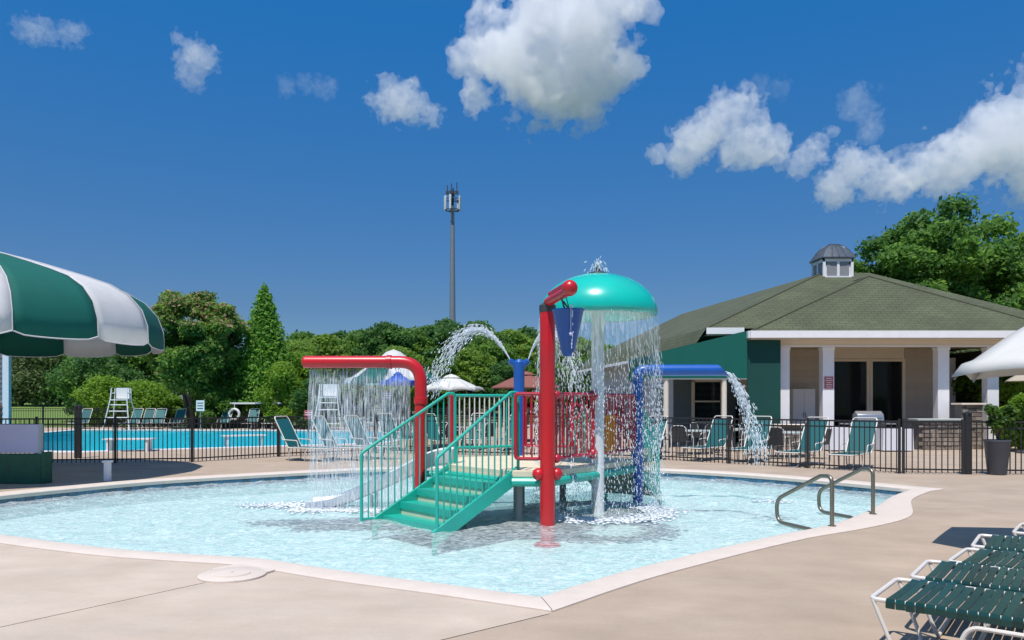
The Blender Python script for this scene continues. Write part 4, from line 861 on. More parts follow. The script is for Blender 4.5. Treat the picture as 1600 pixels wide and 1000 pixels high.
# ------------------------------------------------------------------ falling water
OCT = np.array([(0,0,1), (1,0,0), (0,1,0), (-1,0,0), (0,-1,0), (0,0,-1)], float)
OF = np.array([(0,1,2), (0,2,3), (0,3,4), (0,4,1), (5,2,1), (5,3,2), (5,4,3), (5,1,4)])
def drops(name, P, vel, w_, L, mat, label, group='falling water of the play structure', parent=None):
    """elongated drops at points P, long along vel"""
    P = np.asarray(P, float); n = len(P); t = np.asarray(vel, float); t = t/np.maximum(np.linalg.norm(t, axis=1), 1e-6)[:,None]
    a = np.cross(t, np.array([.31,.95,.05])); a /= np.linalg.norm(a, axis=1)[:,None]; b = np.cross(t, a)
    w_ = np.broadcast_to(w_, n)[:,None,None]; L = np.broadcast_to(L, n)[:,None,None]
    Vv = P[:,None,:] + a[:,None,:]*OCT[None,:,0:1]*w_ + b[:,None,:]*OCT[None,:,1:2]*w_ + t[:,None,:]*OCT[None,:,2:3]*L
    Fc = (OF[None] + 6*np.arange(n)[:,None,None]).reshape(-1, 3); me = bpy.data.meshes.new(name)
    me.vertices.add(6*n); me.vertices.foreach_set('co', Vv.reshape(-1)); me.loops.add(Fc.size); me.loops.foreach_set('vertex_index', Fc.ravel()); me.polygons.add(len(Fc)); me.polygons.foreach_set('loop_start', np.arange(0, Fc.size, 3))
    me.polygons.foreach_set('use_smooth', np.ones(len(Fc), bool)); me.materials.append(mat); me.update()
    o = link(name, me, parent)
    return tag(o, label, 'water', group, 'stuff')
r_ = RNG
# curtain under the red bar
n = 2800; cx = -3.24+1.62*(np.floor(r_.random(n)*58)+.5)/58+r_.normal(0,.008,n); z = 2.11-2.22*r_.random(n)**.92; fall = (2.11-z)
P = np.stack([cx+r_.normal(0,.012,n)*fall, 12.2+r_.normal(0,.015,n)*(1+fall*2), z], 1)
drops('water_curtain', P, np.tile([0,0,-1.], (n,1)), r_.uniform(.0018,.0042,n), r_.uniform(.04,.22,n), m_drop, 'curtain of water falling from the red spray bar')
# mushroom curtain: sheet near the rim breaking into drops
n = 8000; a = r_.random(n)*2*PI; z = 2.96-3.09*r_.random(n)**.85; f = 2.96-z; rad = .905+.10*np.sqrt(f)*r_.normal(.35,.35,n)
P = np.stack([mc.x+rad*np.cos(a), mc.y+rad*np.sin(a), z], 1); big = np.clip(f/1.2, .35, 1.25)
drops('water_curtain', P, np.stack([.15*np.cos(a), .15*np.sin(a), -np.ones(n)], 1), r_.uniform(.0028,.0066,n)*big, r_.uniform(.010,.035,n)/np.clip(big,.5,1.3)*1.2, m_drop, 'ring of water falling from the mushroom cap')
# arcs
def arc(start, v0, t1, n, spread, label, strands=0):
    t = t1*r_.random(n)**.8; v0 = np.array(v0); g = np.array([0,0,-9.8]); s0 = np.array(start)
    vj = v0+r_.normal(0,1,(n,3))*spread; P = s0+vj*t[:,None]+.5*g*t[:,None]**2; vel = vj+g*t[:,None]
    o = drops('water_jet', P, vel, r_.uniform(.005,.013,n), r_.uniform(.014,.05,n), m_drop, label)
    if strands:
        mb = MB()
        for k in range(strands):
            vk = v0+r_.normal(0,1,3)*spread*.55; ts = np.linspace(0, t1*.55, 14); pts = [tuple(s0+vk*q+.5*g*q*q) for q in ts]; mb.tube(pts, [.012+.014*i/14*(1 if i < 9 else (14-i)/6) for i in range(14)], 5)
        st = mb.build('water_strand', m_sheet, o)
    return o
arc((-.04,14.06,2.38), (-1.78,-.12,3.25), .82, 1100, .14, 'arc of water thrown left from the blue jet post', 9)
arc((.30,14.06,2.38), (1.15,-.1,3.2), .80, 700, .13, 'arc of water thrown right from the blue jet post', 7)
arc((3.58,13.2,2.12), (1.22,0,.05), .56, 950, .17, 'water pouring from the end of the blue spout', 7)
arc((1.35,12.07,3.70), (.05,0,.9), .28, 150, .35, 'small bubbling jet on top of the mushroom cap', 3)
arc((.78,9.92,2.86), (.0,-.05,-.2), .68, 36, .03, 'thin dribble falling in front of the navy bucket', 0)
def veil_mat(name, sx, lo, hi):
    m = mix_transparent(name, (.84,.88,.93), .3, .12); n = m.node_tree.nodes; l = m.node_tree.links; tc = n.new('ShaderNodeTexCoord'); mp = n.new('ShaderNodeMapping'); mp.inputs['Scale'].default_value = (sx,sx,1.1); l.new(tc.outputs['Object'], mp.inputs[0])
    t = n.new('ShaderNodeTexNoise'); t.inputs['Scale'].default_value = 1; t.inputs['Detail'].default_value = 4; l.new(mp.outputs[0], t.inputs[0]); r = n.new('ShaderNodeMapRange'); r.inputs[1].default_value = .36; r.inputs[2].default_value = .68; r.inputs[3].default_value = lo; r.inputs[4].default_value = hi; l.new(t.outputs[0], r.inputs[0])
    x = [k for k in n if k.type == 'MIX_SHADER'][0]; l.new(r.outputs[0], x.inputs[0]); return m
m_veil = veil_mat('falling water film', 26, .02, .22); m_veil2 = veil_mat('mushroom water film', 16, .06, .24)
mb = MB(); k = 90                         # ribbons of thin film under the bar, each its own length
for i in range(k):
    x0 = -3.23+1.62*i/k; x1 = x0+1.62/k*r_.uniform(.55,1.05); z1 = r_.uniform(.05,1.2); y = 12.2+r_.normal(0,.01); c = (x0+x1)/2
    mb.add([(x0,y,2.12), (x1,y,2.12), (c*.4+x1*.6,y+r_.normal(0,.02),1.2), (c+.004,y,z1), (c-.004,y,z1), (c*.4+x0*.6,y,1.2)], [(0,1,2,5), (5,2,3,4)])
tag(mb.build('water_film', m_veil, None, smooth=60), 'thin film of water hanging under the red spray bar', 'water', 'falling water of the play structure', 'stuff')
mb = MB(); k = 80
for i in range(k):
    a0 = 2*PI*i/k; a1 = a0+2*PI/k*1.02; z1 = 2.96-r_.uniform(.28,.85); am = (a0+a1)/2
    f = lambda a, r, z: (mc.x+r*math.cos(a), mc.y+r*math.sin(a), z)
    mb.add([f(a0,.90,2.95), f(a1,.90,2.95), f(a1*.8+am*.2,.935,2.72), f(am+.008,.96,z1), f(am-.008,.96,z1), f(a0*.8+am*.2,.935,2.72)], [(0,1,2,5), (5,2,3,4)])
tag(mb.build('water_film', m_veil2, None, smooth=60), 'thin film of water peeling off the rim of the mushroom cap', 'water', 'falling water of the play structure', 'stuff')
# foam where the water lands
def foam(pts, label):
    P = np.array(pts); n = len(P); drops('splash_foam', P, np.tile([0,0,1.], (n,1)), r_.uniform(.02,.07,n), r_.uniform(.004,.012,n), m_foam, label, 'foam on the splash pool')
n = 2600; a = r_.random(n)*2*PI; rr = np.abs(.98+r_.normal(0,.13,n)); foam(np.stack([mc.x+rr*np.cos(a), mc.y+rr*np.sin(a), WZ+.006+r_.random(n)*.02], 1), 'ring of white foam under the mushroom curtain')
n = 1700; foam(np.stack([-3.5+2.1*r_.random(n), 12.2+r_.normal(0,.13,n), WZ+.006+r_.random(n)*.02], 1), 'strip of white foam under the red spray bar')
n = 900; foam(np.stack([-3.65+r_.normal(0,.35,n), 12.7+r_.normal(0,.16,n), WZ+.006+r_.random(n)*.03], 1), 'white splash at the foot of the slide')
n = 60; foam(np.stack([4.55+r_.normal(0,.18,n), 13.2+r_.normal(0,.16,n), WZ+.006+r_.random(n)*.02], 1), 'white splash where the blue spout lands')
n = 900; a = r_.random(n)*2*PI; rr = .95+np.abs(r_.normal(0,.16,n)); zz = WZ+np.abs(r_.normal(0,.10,n)); drops('splash_spray', np.stack([mc.x+rr*np.cos(a), mc.y+rr*np.sin(a), zz], 1), r_.normal(0,1,(n,3)), r_.uniform(.003,.008,n), r_.uniform(.004,.012,n), m_drop, 'fine spray bouncing off the pool under the mushroom')

# ------------------------------------------------------------------ pool handrails
def rail(base, lab):
    t = thing('pool_handrail', lab, 'handrail', base, 0, 'steel pool handrails'); d = V((-.28,.96,0)); b = V(base)
    pth = fillet([b+V((0,0,-.02)), b+V((0,0,.66)), b+d*.22+V((0,0,.64)), b+d*1.16+V((0,0,.22)), b+d*1.13+V((0,0,-.09)), b+d*.42+V((0,0,-.085)), b+d*.16+V((-.05,0,-.17))], [.16,.14,.2,.14,.12], 8)
    MB().tube(pth, .027, 12).build('tube', m_steel, t)
    MB().lathe([(.052,.024), (.052,.032), (.03,.04)], b, 18).build('escutcheon', m_steel, t)
rail(G(1300,825), 'steel pool handrail nearer the camera'); rail(G(1364,806), 'steel pool handrail farther along the coping')

# ------------------------------------------------------------------ striped canopy on the left
cc = V((-11.62,16.2,0)); cano = thing('striped_canopy', 'big round green and white striped canopy with scalloped edge at the left', 'canopy', cc)
prof = [(r*1.0,1.6+(z-1.6)*1.07) for r, z in ((.35,4.66), (.8,4.55), (1.36,4.42), (2.0,4.25), (2.6,4.08), (3.1,3.92), (3.5,3.70), (3.76,3.42), (3.88,3.10), (3.90,2.78))]
NP = 16
for i in range(NP):
    a0 = math.radians(-43.5+22.5*i); mb = MB(); vs = []; m = 8
    for j in range(m+1):
        a = a0+math.radians(22.5)*j/m; e = math.sin(PI*j/m); sag = 1+.0*e
        for q, (r, z) in enumerate(prof):
            zz = z-(.09*e**.3 if q == len(prof)-1 else (.03*e if q == len(prof)-2 else 0)); rr = r*(1-.012*e) if q > 2 else r
            vs.append(cc+V((rr*math.cos(a), rr*math.sin(a), zz)))
    k = len(prof); mb.add(vs, [(j*k+q, (j+1)*k+q, (j+1)*k+q+1, j*k+q+1) for j in range(m) for q in range(k-1)])
    o = mb.build('canopy_panel', m_agreen if i % 2 == 0 else m_awhite, cano, smooth=60); sd = o.modifiers.new('thickness', 'SOLIDIFY'); sd.thickness = .008
    ed = [vs[j*k+k-1] for j in range(m+1)]; MB().tube([p+V((0,0,-.004)) for p in ed], .014, 5).build('binding', m_awhite, o)
    MB().tube([vs[q]*1.0+(vs[q]-cc-V((0,0,vs[q].z))).normalized()*.006+V((0,0,.006)) for q in range(k)], .009, 5).build('piping', m_awhite, o)
    MB().tube([cc+V((r*.985*math.cos(a0), r*.985*math.sin(a0), z-.03)) for r, z in prof[:-1]], .018, 5).build('rib', m_dsteel, cano)
MB().tube([cc, cc+V((0,0,4.85))], .09, 14).build('pole', m_dsteel, cano); MB().lathe([(.4,4.85), (.3,4.95), (1e-3,5.02)], cc, 20).build('cap', m_agreen, cano)

# ------------------------------------------------------------------ umbrellas
def umbrella(label, c, R, zr, zt, mats, n=8, dip=.0, tilt=0.0, vent=True, rz=0.0, polez=None, stripes=None, drop=.0):
    t = thing('umbrella', label, 'umbrella', c, 0, None); c = V(c); T = Matrix.Translation(c+V((0,0,zr))) @ Matrix.Rotation(tilt, 4, 'Y') @ Matrix.Translation(-c-V((0,0,zr)))
    pf = [(.10,zt), (.3,zt-.2*(zt-zr)), (.6,zt-.5*(zt-zr)), (.85,zt-.80*(zt-zr)), (.93,zt-.92*(zt-zr)+drop*.2), (1.0,zr)]
    for i in range(n):
        mb = MB(); vs = []; m = 6
        for j in range(m+1):
            a = rz+2*PI*(i+j/m)/n; e = 1-abs(2*j/m-1)**2; pk_ = math.cos(PI/n)/math.cos((j/m-.5)*2*PI/n)
            for q, (r, z) in enumerate(pf): vs.append(T @ (c+V((r*R*pk_*math.cos(a), r*R*pk_*math.sin(a), z+dip*e*r**4))))
        k = len(pf); mb.add(vs, [(j*k+q, (j+1)*k+q, (j+1)*k+q+1, j*k+q+1) for j in range(m) for q in range(k-1)])
        o = mb.build('canopy_panel', mats[i % len(mats)], t, smooth=40); sd = o.modifiers.new('thickness', 'SOLIDIFY'); sd.thickness = .006
        a = rz+2*PI*i/n; MB().tube([T @ (c+V((r*R*.98*math.cos(a), r*R*.98*math.sin(a), z-.025))) for r, z in pf], .012, 5).build('rib', m_pole, t)
    if vent:
        mb = MB().lathe([(.26*R,zt-.10*(zt-zr)), (.14*R,zt+.06*(zt-zr)), (.02,zt+.14*(zt-zr)), (1e-3,zt+.16*(zt-zr))], c, n*2); mb.v = [tuple(T @ V(p)) for p in mb.v]; mb.build('vent_cap', mats[0], t)
    MB().tube([c, T @ (c+V((0,0,zt)))], .025, 10).build('pole', m_pole, t); MB().lathe([(.28,0), (.28,.04), (.2,.08), (.05,.1), (.05,.2)], c, 18).build('base', m_dsteel, t)
    return t
umbrella('near white umbrella cut by the right edge above the strap loungers', (5.93,7.75,0), 1.40, 1.86, 2.72, [m_uwhite], 6, .06, 0, True, math.radians(172), drop=.3)
p = G(712,690); umbrella('white umbrella behind the play structure, right of the red spray bar', D(712,690,26)*1, 1.05, 1.0, 1.0, [m_uwhite]) if False else None
def uat(px, d): q = D(px, HOR, d); return V((q.x, q.y, 0))
umbrella('white umbrella standing between the red spray bar and the blue jet post', uat(705,27.5), 1.22, 1.98, 2.52, [m_uwhite], 8, .06, drop=.4)
umbrella('glossy blue umbrella under the red spray bar', uat(622,33), .80, 2.30, 2.82, [m_ublue], 10, 0, drop=.9)
umbrella('green and white striped umbrella behind the blue umbrella', uat(615,37), 2.45, 2.45, 3.92, [m_awhite, m_agreen], 8, 0, drop=.9)
umbrella('terracotta umbrella behind the blue jet post', uat(822,31), 1.45, 2.15, 2.75, [m_uterr], 6, 0, drop=.2)
umbrella('small tan umbrella at the right edge beyond the planter', uat(1602,24), .62, 2.25, 2.55, [m_utan], 6, 0)

# ------------------------------------------------------------------ loungers
def u_leg(x, w_, z, dx=.0, r=.016): return MB().tube(fillet([(x,.02,z), (x+dx,.02,.015), (x+dx,w_-.02,.015), (x,w_-.02,z)], .08, 5), r, 8)
# teal sling lounger, back raised (local x runs from foot to head)
tl = thing('teal_lounger', 'teal sling lounger with white frame, leftmost of the row by the fence', 'lounger', (0,0,0)); LW = .60
fr = MB(); 
for y in (0, LW): fr.tube(fillet([(0,y,.36), (1.15,y,.36), (1.58,y,1.13)], .06), .016, 8)
fr.tube(fillet([(0,.0,.36), (-.06,.05,.36), (-.06,LW-.05,.36), (0,LW,.36)], .05), .016, 8); fr.tube(fillet([(1.58,0,1.13), (1.62,.04,1.20), (1.62,LW-.04,1.20), (1.58,LW,1.13)], .05), .016, 8); fr.build('frame', m_chrome, tl)
MB().prism([V((.02,.01,.36)), V((1.16,.01,.36)), V((1.16,.01,.372)), V((.02,.01,.372))], (0,LW-.02,0)).build('seat', m_teal, tl)
bd = V((.43,0,.77)).normalized(); nb = V((-bd.z,0,bd.x))*.012
MB().prism([V((1.17,.01,.38)), V((1.585,.01,1.125)), V((1.585,.01,1.125))+nb, V((1.17,.01,.38))+nb], (0,LW-.02,0)).build('backrest', m_teal, tl)
for x, dx in ((.12,-.05), (.62,.04), (1.12,.05)): u_leg(x, LW, .35, dx).build('leg', m_chrome, tl)
for y in (-.02, LW+.02): MB().tube(fillet([(.80,y,.36), (.86,y,.56), (1.32,y,.58), (1.36,y,.66)], .06), .013, 6).build('armrest', m_chrome, tl)
GR = 'teal sling loungers along the picket fence'; tl['group'] = GR
tk = kids(tl); rz = math.radians(43)
def back(px, py): return G(px, py)
spots = [(1095,722,'leftmost'), (1169,725,'second'), (1246,731,'third'), (1333,736,'fourth')]
labs = ['teal lounger nearest the play structure in the row by the clubhouse fence', 'teal lounger under the pouring blue spout, second of the row', 'teal lounger in front of the lit stone wall, third of the row', 'teal lounger behind the steel handrail, rightmost of the row']
for i, (px, py, _) in enumerate(spots):
    q = G(px, py); q.z = 0; a = rz+[.0,.12,-.03,.05][i]
    if i == 0: tl.location = q; tl.rotation_euler.z = a; tl['label'] = labs[0]
    else: dup(tl, q, a, labs[i], GR, tree=tk)
dup(tl, G(995,724), rz+.1, 'teal lounger half hidden behind the right side of the mushroom curtain', GR, tree=tk)
dup(tl, V((-4.75,20.9,0)), math.radians(160), 'dark teal lounger in front of the swimming pool, left of the water curtain', GR, tree=tk)
dup(tl, V((-3.85,21.2,0)), math.radians(158), 'teal lounger seen through the water curtain of the red bar', GR, tree=tk)
dup(tl, V((-3.1,21.6,0)), math.radians(150), 'teal lounger behind the left handrail of the front stair', GR, tree=tk)
for px, d, a, lb in ((712,24.6,120,'left of the rear stair rail'), (748,25.2,80,'in the middle behind the rear railing'), (785,24.9,60,'just left of the blue jet post'), (652,25.4,130,'behind the vertical leg of the red spray bar')):
    dup(tl, V((D(px,HOR,d).x, d, 0)), math.radians(a), 'teal lounger beyond the rear fence, '+lb, GR, tree=tk)
GF = 'loungers on the far side of the swimming pool'
for k, (px, d, a, lb) in enumerate(((200,44.5,265,'below the lifeguard chair'), (222,44.6,268,'just right of the lifeguard chair'), (243,44.4,272,'left of the flowering tree trunk'), (345,44.5,265,'left end of the flat white shelter'), (392,44.5,270,'in the middle under the flat white shelter'), (425,44.4,275,'right end of the flat white shelter'), (120,44.6,268,'by the lawn left of the lifeguard chair'), (268,44.6,262,'close to the flowering tree trunk'))):
    dup(tl, D(px, HOR, d)*V((1,1,0)) if False else V((D(px,HOR,d).x, d, 0)), math.radians(a-180), 'far lounger beyond the swimming pool, '+lb, GF, tree=tk)
# strap loungers, right foreground
sg = 'green strap loungers in the right foreground'; sgl = thing('strap_lounger', 'x', 'lounger', (0,0,0), 0, sg); W2 = .66; HB = .40
fr = MB(); fr.tube(fillet([(1.95,0,.72), (1.20,0,HB), (0,0,HB), (-.0,W2,HB), (1.20,W2,HB), (1.95,W2,.72)], .05, 6), .0145, 10); fr.build('frame', m_chrome, sgl)
def straight(s):
    if s <= 1.2: return V((s,0,HB)), V((1,0,0))
    d = V((.75,0,.32)).normalized(); return V((1.2,0,HB))+d*(s-1.2), d
strap_me = MB()
pr = [(-.020,-.036), (-.021,.0), (-.012,.019), (.05,.014), (W2/2,.010), (W2-.05,.014), (W2+.012,.019), (W2+.021,.0), (W2+.020,-.036)]
tv = [V((x*(1.11 if j in (0,1,7,8) else 1),y,z)) for x in (-.0237,.0237) for j, (y, z) in enumerate(pr)]+[V((x,y*.985+.005,z-.004)) for x in (-.0237,.0237) for y, z in pr]
k = len(pr); fs = []
for j in range(k-1): fs += [(j,j+1,k+j+1,k+j), (2*k+j,3*k+j,3*k+j+1,2*k+j+1), (j,2*k+j,2*k+j+1,j+1), (k+j,k+j+1,3*k+j+1,3*k+j)]
strap_me.add(tv, fs); strap_mesh = strap_me.mesh('strap', m_strap, 0)
s = .115
while s < 1.98:
    p, d = straight(s); o = link('strap', strap_mesh, sgl, p+V((0,0,random.uniform(-.003,.002)))); o.rotation_euler = (random.uniform(-.006,.006), -math.atan2(d.z, d.x)+random.uniform(-.06,.06), random.uniform(-.006,.006)); s += .0535
MB().tube(fillet([(.012,.0,HB-.005), (.16,.02,.015), (.16,W2-.02,.015), (.012,W2,HB-.005)], .05), .013, 8).build('leg', m_chrome, sgl)
MB().tube(fillet([(.95,.03,HB-.01), (1.1,.03,.015), (1.1,W2-.03,.015), (.95,W2-.03,HB-.01)], .06), .013, 8).build('leg', m_chrome, sgl)
for y in (-.012, W2+.012):
    lo = MB().tube(fillet([(.40,y,.015), (.52,y,HB-.075), (1.25,y,HB-.075), (1.36,y,.015)], .09), .0135, 8)
    for x in (.60, .84, 1.1): lo.tube([(x,y,HB-.075), (x,y,HB-.01)], .006, 6)
    lo.build('side_hoop', m_chrome, sgl)
skd = kids(sgl); ang = math.atan2(-.63, .777)
O1 = V((2.19,4.69,0))
labs = ['nearest green strap lounger, in the bottom right corner', 'green strap lounger second from the camera', 'green strap lounger third from the camera, in the middle of the stack', 'green strap lounger fourth from the camera, beside the dark umbrella shadow', 'green strap lounger farthest back, only its frame corner showing at the right edge']
for i in range(5):
    q = O1+V((.545,.555,0))*i*1.0
    if i == 4: q = V((4.60,7.05,0))
    if i == 0: sgl.location = q; sgl.rotation_euler.z = ang; sgl['label'] = labs[0]
    else: dup(sgl, q+V((0,[0,.02,-.03,.03,0][i],0)), ang+[0,.035,-.03,.05,.0][i], labs[i], sg, tree=skd)

# ------------------------------------------------------------------ patio chairs and tables
pc = thing('patio_chair', 'x', 'chair', (0,0,0), 0, 'hooped patio chairs'); fr = MB()
for y in (0, .5): fr.tube(fillet([(.0,y,.01), (.02,y,.62), (.45,y,.64), (.50,y,.01)], .1), .013, 6)
fr.tube(fillet([(.44,0,.40), (.54,.0,.90), (.54,.5,.90), (.44,.5,.40)], .18), .014, 6); fr.build('frame', m_chrome, pc)
MB().prism([V((.02,.02,.42)), V((.45,.02,.40)), V((.45,.02,.415)), V((.02,.02,.435))], (0,.46,0)).build('seat', m_dsteel, pc)
MB().prism([V((.455,.04,.42)), V((.53,.04,.84)), V((.545,.04,.84)), V((.47,.04,.42))], (0,.42,0)).build('backrest', m_dsteel, pc)
pk = kids(pc)
def table(c, label, r=.6):
    t = thing('patio_table', label, 'table', c, 0, 'round patio tables'); c = V(c)
    MB().lathe([(r,.70), (r,.725), (r-.02,.735), (1e-3,.735)], c, 28).build('tabletop', m_ltop, t); mb = MB()
    for a in (.6,2.17,3.74,5.3): mb.tube([c+V((r*.7*math.cos(a),r*.7*math.sin(a),0)), c+V((r*.35*math.cos(a),r*.35*math.sin(a),.7))], .016, 6)
    mb.build('base', m_pole, t)
first = True
TB = [((5.6,23.6),'round patio table left of the first teal lounger'), ((7.0,25.1),'round patio table in front of the clubhouse window'), ((8.0,22.3),'round patio table behind the pouring blue spout'), ((-1.6,27.2),'round patio table under the white umbrella'), ((-5.6,32.6),'round patio table under the blue umbrella'), ((.7,28.5),'round patio table under the terracotta umbrella'), ((-2.9,26.6),'round patio table behind the left rail of the front stair'), ((2.9,25.6),'round patio table behind the white mushroom stem')]
WH = ['near left seat of', 'near right seat of', 'far right seat of', 'far left seat of']
for (x, y), lb in TB:
    table((x,y,0), lb)
    for k in range(4):
        a = [-2.2,-.75,.7,2.4][k]; q = V((x+.85*math.cos(a), y+.85*math.sin(a), 0)); lab = 'hooped chair, %s the %s' % (WH[k], lb.replace('round patio ', ''))
        off = Matrix.Rotation(a, 4, 'Z') @ V((-.2,-.25,0)); pos = q+off
        if first: pc.location = pos; pc.rotation_euler.z = a; pc['label'] = lab; first = False
        else: dup(pc, pos, a, lab, 'hooped patio chairs', tree=pk)

# ------------------------------------------------------------------ stone bar, cabinet, linen tables, grill
st_me = MB().box((0,0,0), (.255,.08,.125)).mesh('stone', m_stone, 0)
def stone_wall(name, label, x0, x1, h, y, topmat, cat):
    t = thing(name, label, cat, ((x0+x1)/2,y,0)); rg = random.Random(int(x0*100))
    MB().box(((x0+x1)/2,y+.25,h/2), (x1-x0,.42,h)).build('core', m_mortar, t)
    z = .07; row = 0
    while z < h-.05:
        x = x0+(.0 if row % 2 else .13)
        while x < x1-.05:
            wd = rg.uniform(.7,1.15); o = link('stone', st_me, t, V((min(x+.128*wd, x1-.1), y+.02+rg.uniform(-.02,.015), z))-wloc(t)); o.scale = (wd,1,rg.uniform(.86,1.02)); o.rotation_euler.y = rg.uniform(-.03,.03); x += .27*wd
        z += .138; row += 1
    MB().box(((x0+x1)/2,y+.22,h+.03), (x1-x0+.16,.66,.06)).build('counter', topmat, t, bevel=.01)
stone_wall('stone_bar', 'stacked stone bar with pale counter in front of the porch, left of the planter', 13.55, 15.1, .98, 25.6, m_ltop, 'bar')
stone_wall('stone_wall', 'low sunlit stacked stone wall behind the third teal lounger', 8.75, 10.15, .80, 25.3, m_beige, 'wall')
stone_wall('stone_pier', 'tall stone pier between the bar and the end column of the porch', 15.25, 15.95, 1.5, 26.0, m_beige, 'pier')
cb = thing('cabinet', 'white two door cabinet on the porch between the first two columns', 'cabinet', (11.2,29.6,0)); MB().box((11.2,29.7,1.05), (.86,.5,2.1)).build('carcass', m_trim, cb, bevel=.01)
for s in (-.21,.21): dd = MB().box((11.2+s,29.44,1.05), (.40,.025,2.0)).build('door', m_trim, cb, bevel=.005); MB().tube([(11.2+s*.2,29.41,1.0), (11.2+s*.2,29.41,1.2)], .01, 6).build('handle', m_dsteel, dd)
def linen(x, y, lab):
    t = thing('linen_table', lab, 'table', (x,y,0), 0, 'tables under white cloths'); w_, dpt, h = .95, .7, .76; n = 48; vs = []; 
    for lev in range(3):
        for k in range(n):
            q = k/n*4; e = int(q); f = q-e; P4 = [V((-w_/2,-dpt/2,0)), V((w_/2,-dpt/2,0)), V((w_/2,dpt/2,0)), V((-w_/2,dpt/2,0))]; p = P4[e].lerp(P4[(e+1) % 4], f); fl = 1+[0,.03,.06][lev]+(.035*math.sin(k*2.4)*[0,.6,1][lev]); vs.append(V((x,y,[h,h*.5,.04][lev]))+p*fl)
    mb = MB(); mb.add(vs, [(l*n+k, l*n+(k+1) % n, (l+1)*n+(k+1) % n, (l+1)*n+k) for l in range(2) for k in range(n)]+[tuple(range(n))]); mb.build('cloth', m_linen, t, smooth=50)
    mb = MB()
    for sx in (-.4,.4):
        for sy in (-.28,.28): mb.tube([(x+sx,y+sy,0), (x+sx,y+sy,.74)], .015, 6)
    mb.build('legs', m_pole, t)
linen(10.75, 25.2, 'white clothed table left of the rightmost teal lounger'); linen(12.4, 25.0, 'white clothed table right of the rightmost teal lounger')
gr = thing('grill', 'steel barbecue grill with domed lid under the porch', 'grill', (12.1,26.1,0)); MB().box((12.1,26.1,.62), (1.0,.5,.5)).build('body', m_dsteel, gr, bevel=.02)
MB().prism([V((11.65,25.85,.9)), V((11.65,26.35,.9)), V((11.65,26.3,1.18)), V((11.65,26.1,1.3)), V((11.65,25.9,1.18))], (.9,0,0)).build('lid', m_grill, gr, bevel=.03)
for s in (-.68,.68): MB().box((12.1+s,26.1,.86), (.36,.45,.04)).build('side_shelf', m_grill, gr)
mb = MB()
for sx in (-.42,.42):
    for sy in (-.2,.2): mb.box((12.1+sx,26.1+sy,.19), (.05,.05,.38))
mb.build('leg', m_dsteel, gr); MB().tube([(11.75,25.82,1.05), (12.45,25.82,1.05)], .015, 8).build('handle', m_steel, gr)
# planter
q = G(1558,741); q.y = 16.9; q.x = 758/1200*16.9; q.z = 0
pt = thing('planter', 'tall tapered grey planter standing by the fence at the right', 'planter', q); MB().lathe([(.17,0), (.19,.03), (.255,.72), (.27,.74), (.27,.77), (.235,.77), (.225,.70), (1e-3,.70)], q, 26).build('pot', m_planter, pt); MB().lathe([(.225,.715), (1e-3,.73)], q, 18).build('soil', m_soil, pt)
pp = thing('potted_plant', 'leafy flowering plant growing in the tall grey planter', 'plant', q+V((0,0,.72))); mb = MB(); rg = random.Random(4); tips = []
for i in range(14):
    a = rg.random()*6.3; r = rg.uniform(.1,.3); e = V((r*math.cos(a), r*math.sin(a), rg.uniform(.3,.72))); mb.tube([V((0,0,0)), e*.5+V((0,0,.1)), e], [.009,.007,.004], 5); tips.append((e, (.13,.13,.12)))
link('stem', mb.mesh('stem', m_bark), pp); link('foliage', leaves('foliage', tips, 900, .085, [(.03,.09,.015), (.12,.21,.03)], 44, .4, .2), pp)
fl = MB()
for e, _ in tips[:7]: fl.ball(e+V((0,-.08,.06)), .022, 6)
link('flower', fl.mesh('flower', m_linen), pp)
# towel bin on the left
b0 = G(32, 757); x0, x1, yb = -11.2, -9.17, 14.9
bn = thing('storage_bin', 'green storage bin with a pale lavender upper panel under the striped canopy', 'bin', (-10.2,15.2,0))
MB().box((-10.2,15.12,.29), (2.0,.22,.58)).build('body', m_bgreen, bn, bevel=.015)
for x in (-11.16,-9.16): MB().box((x,15.12,.31), (.07,.26,.62)).build('end_post', m_bgreen, bn, bevel=.01)
MB().box((-10.22,15.08,.88), (1.9,.06,.56)).build('panel', m_lav, bn, bevel=.01); MB().box((-9.25,15.08,.88), (.05,.075,.57)).build('edge_strip', m_ltop, bn)
# ------------------------------------------------------------------ far pool side: lifeguard chairs, shelter, signs
def lifeguard(px, d, lab, h=2.4):
    q = V((D(px,HOR,d).x, d, 0)); t = thing('lifeguard_chair', lab, 'lifeguard chair', q, 0, 'white lifeguard chairs'); k = h/2.4
    mb = MB()
    for sx in (-1,1):
        mb.tube([q+V((sx*.75*k,-.5*k,0)), q+V((sx*.48*k,-.2*k,1.7*k)), q+V((sx*.45*k,-.1*k,2.4*k))], .035, 6); mb.tube([q+V((sx*.75*k,.6*k,0)), q+V((sx*.48*k,.3*k,1.7*k)), q+V((sx*.45*k,.3*k,2.4*k))], .035, 6); mb.tube([q+V((sx*.46*k,-.15*k,2.1*k)), q+V((sx*.46*k,.3*k,2.1*k))], .03, 6)
    mb.build('frame', m_white, t)
    for i in range(4): z = (.35+.36*i)*k; MB().tube([q+V((-.68*k+z*.16,-.45*k+z*.17,z)), q+V((.68*k-z*.16,-.45*k+z*.17,z))], .03, 6).build('rung', m_white, t)
    MB().box(q+V((0,.05*k,1.72*k)), (.95*k,.6*k,.06)).build('seat', m_white, t); MB().box(q+V((0,.3*k,2.1*k)), (.75*k,.05,.62*k)).build('backrest', m_white, t)
lifeguard(188, 44, 'white lifeguard chair in front of the bright bush'); lifeguard(514, 43.5, 'white lifeguard chair seen through the water curtain', 2.6)
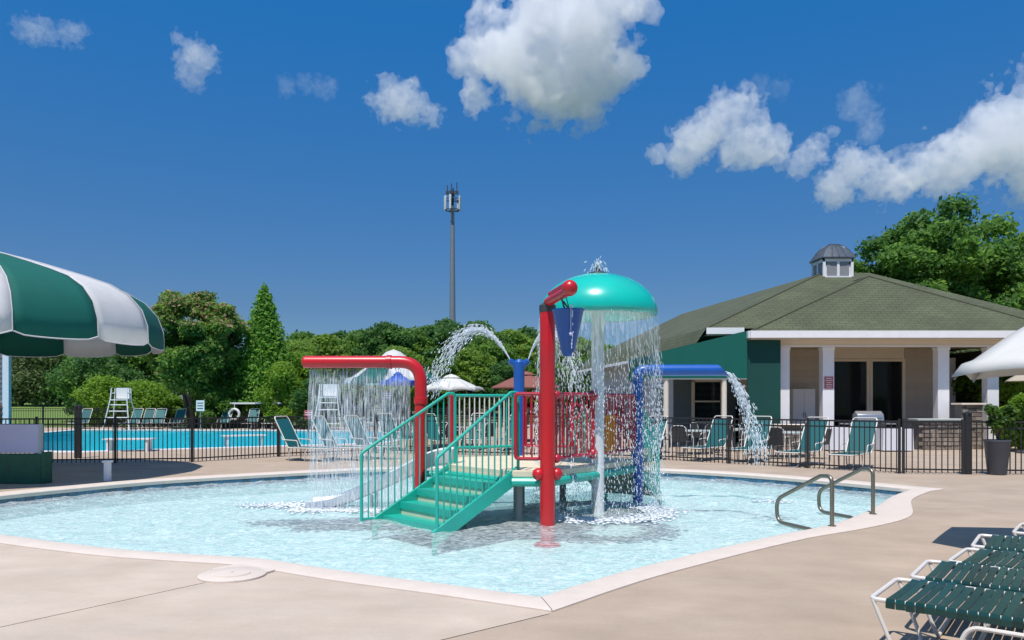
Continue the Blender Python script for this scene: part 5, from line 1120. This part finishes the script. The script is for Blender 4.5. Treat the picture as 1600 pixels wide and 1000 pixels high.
sh = thing('shade_shelter', 'long low shelter with a flat white roof beyond the swimming pool', 'shelter', (D(398,HOR,46.2).x,46.2,0)); xa, xb = D(352,HOR,46).x, D(440,HOR,46).x
MB().box(((xa+xb)/2,46.6,1.52), (xb-xa,1.3,.10)).build('roof', m_white, sh)
for x in (xa+.1,(xa+xb)/2,xb-.1): MB().box((x,46.9,.74), (.09,.09,1.47)).build('post', m_dsteel, sh)
MB().box(((xa+xb)/2,47.1,.55), (xb-xa,.08,1.1)).build('back_panel', m_dark, sh)
for px, lb in ((366,'white ring buoy hanging at the left of the flat shelter'), (423,'white ring buoy hanging at the right of the flat shelter')):
    q = D(px, 647, 45.9); t = thing('ring_buoy', lb, 'ring buoy', q, 0, 'ring buoys'); mb = MB(); mb.tube([q+V((.3*math.cos(a),0,.3*math.sin(a))) for a in [2*PI*i/18 for i in range(18)]], .075, 8, closed=True); mb.build('ring', m_white, t); MB().tube([q+V((0,.05,.3)), q+V((0,.05,.62))], .02, 5).build('hanger', m_white, t)
def sign(px, py, d, w_, h_, mat, lab):
    q = D(px, py, d); t = thing('sign', lab, 'sign', (q.x,q.y,0)); MB().box(q, (w_,.03,h_)).build('board', mat, t, bevel=.005); MB().tube([(q.x,q.y+.03,0), (q.x,q.y+.03,q.z+h_*.4)], .03, 6).build('post', m_pole, t)
    for i in range(3): MB().box(q+V((0,-.018,h_*(.25-.25*i))), (w_*.7,.005,h_*.08)).build('lettering', m_dsteel if mat is m_white else m_white, t)
sign(313, 634, 43, .46, .60, m_white, 'white notice board on a pole by the flowering tree trunk'); sign(604, 618, 36, .62, .42, m_signred, 'red sign board under the blue umbrella'); sign(482, 648, 30, .34, .34, m_signred, 'small red sign behind the water curtain')
# low white pool benches along the near side of the swimming pool
for x, y, a, lb in ((-9.6,27.5,.55,'low white bench at the pool edge left of the dark teal lounger'), (-12.4,24.9,.1,'low white bench at the near left edge of the swimming pool')):
    t = thing('pool_bench', lb, 'bench', (x,y,0), 0, 'low white benches'); R_ = Matrix.Translation((x,y,0)) @ Matrix.Rotation(a,4,'Z'); f = lambda p: R_ @ V(p)
    for k in range(3): MB().box(f((0,-.18+.18*k,.40)), (1.5,.15,.04), rz=a).build('slat', m_white, t)
    for s in (-.6,.6): MB().box(f((s,0,.19)), (.07,.44,.38), rz=a).build('leg', m_white, t)
# white skimmer post by the pool edge on the left
q = G(168,752); t = thing('drain_pipe', 'short white post at the pool edge under the striped canopy', 'post', q); MB().box(q+V((0,0,.19)), (.11,.11,.38)).build('post', m_trim, t, bevel=.01); MB().box(q+V((0,0,.40)), (.15,.15,.04)).build('cap', m_trim, t)
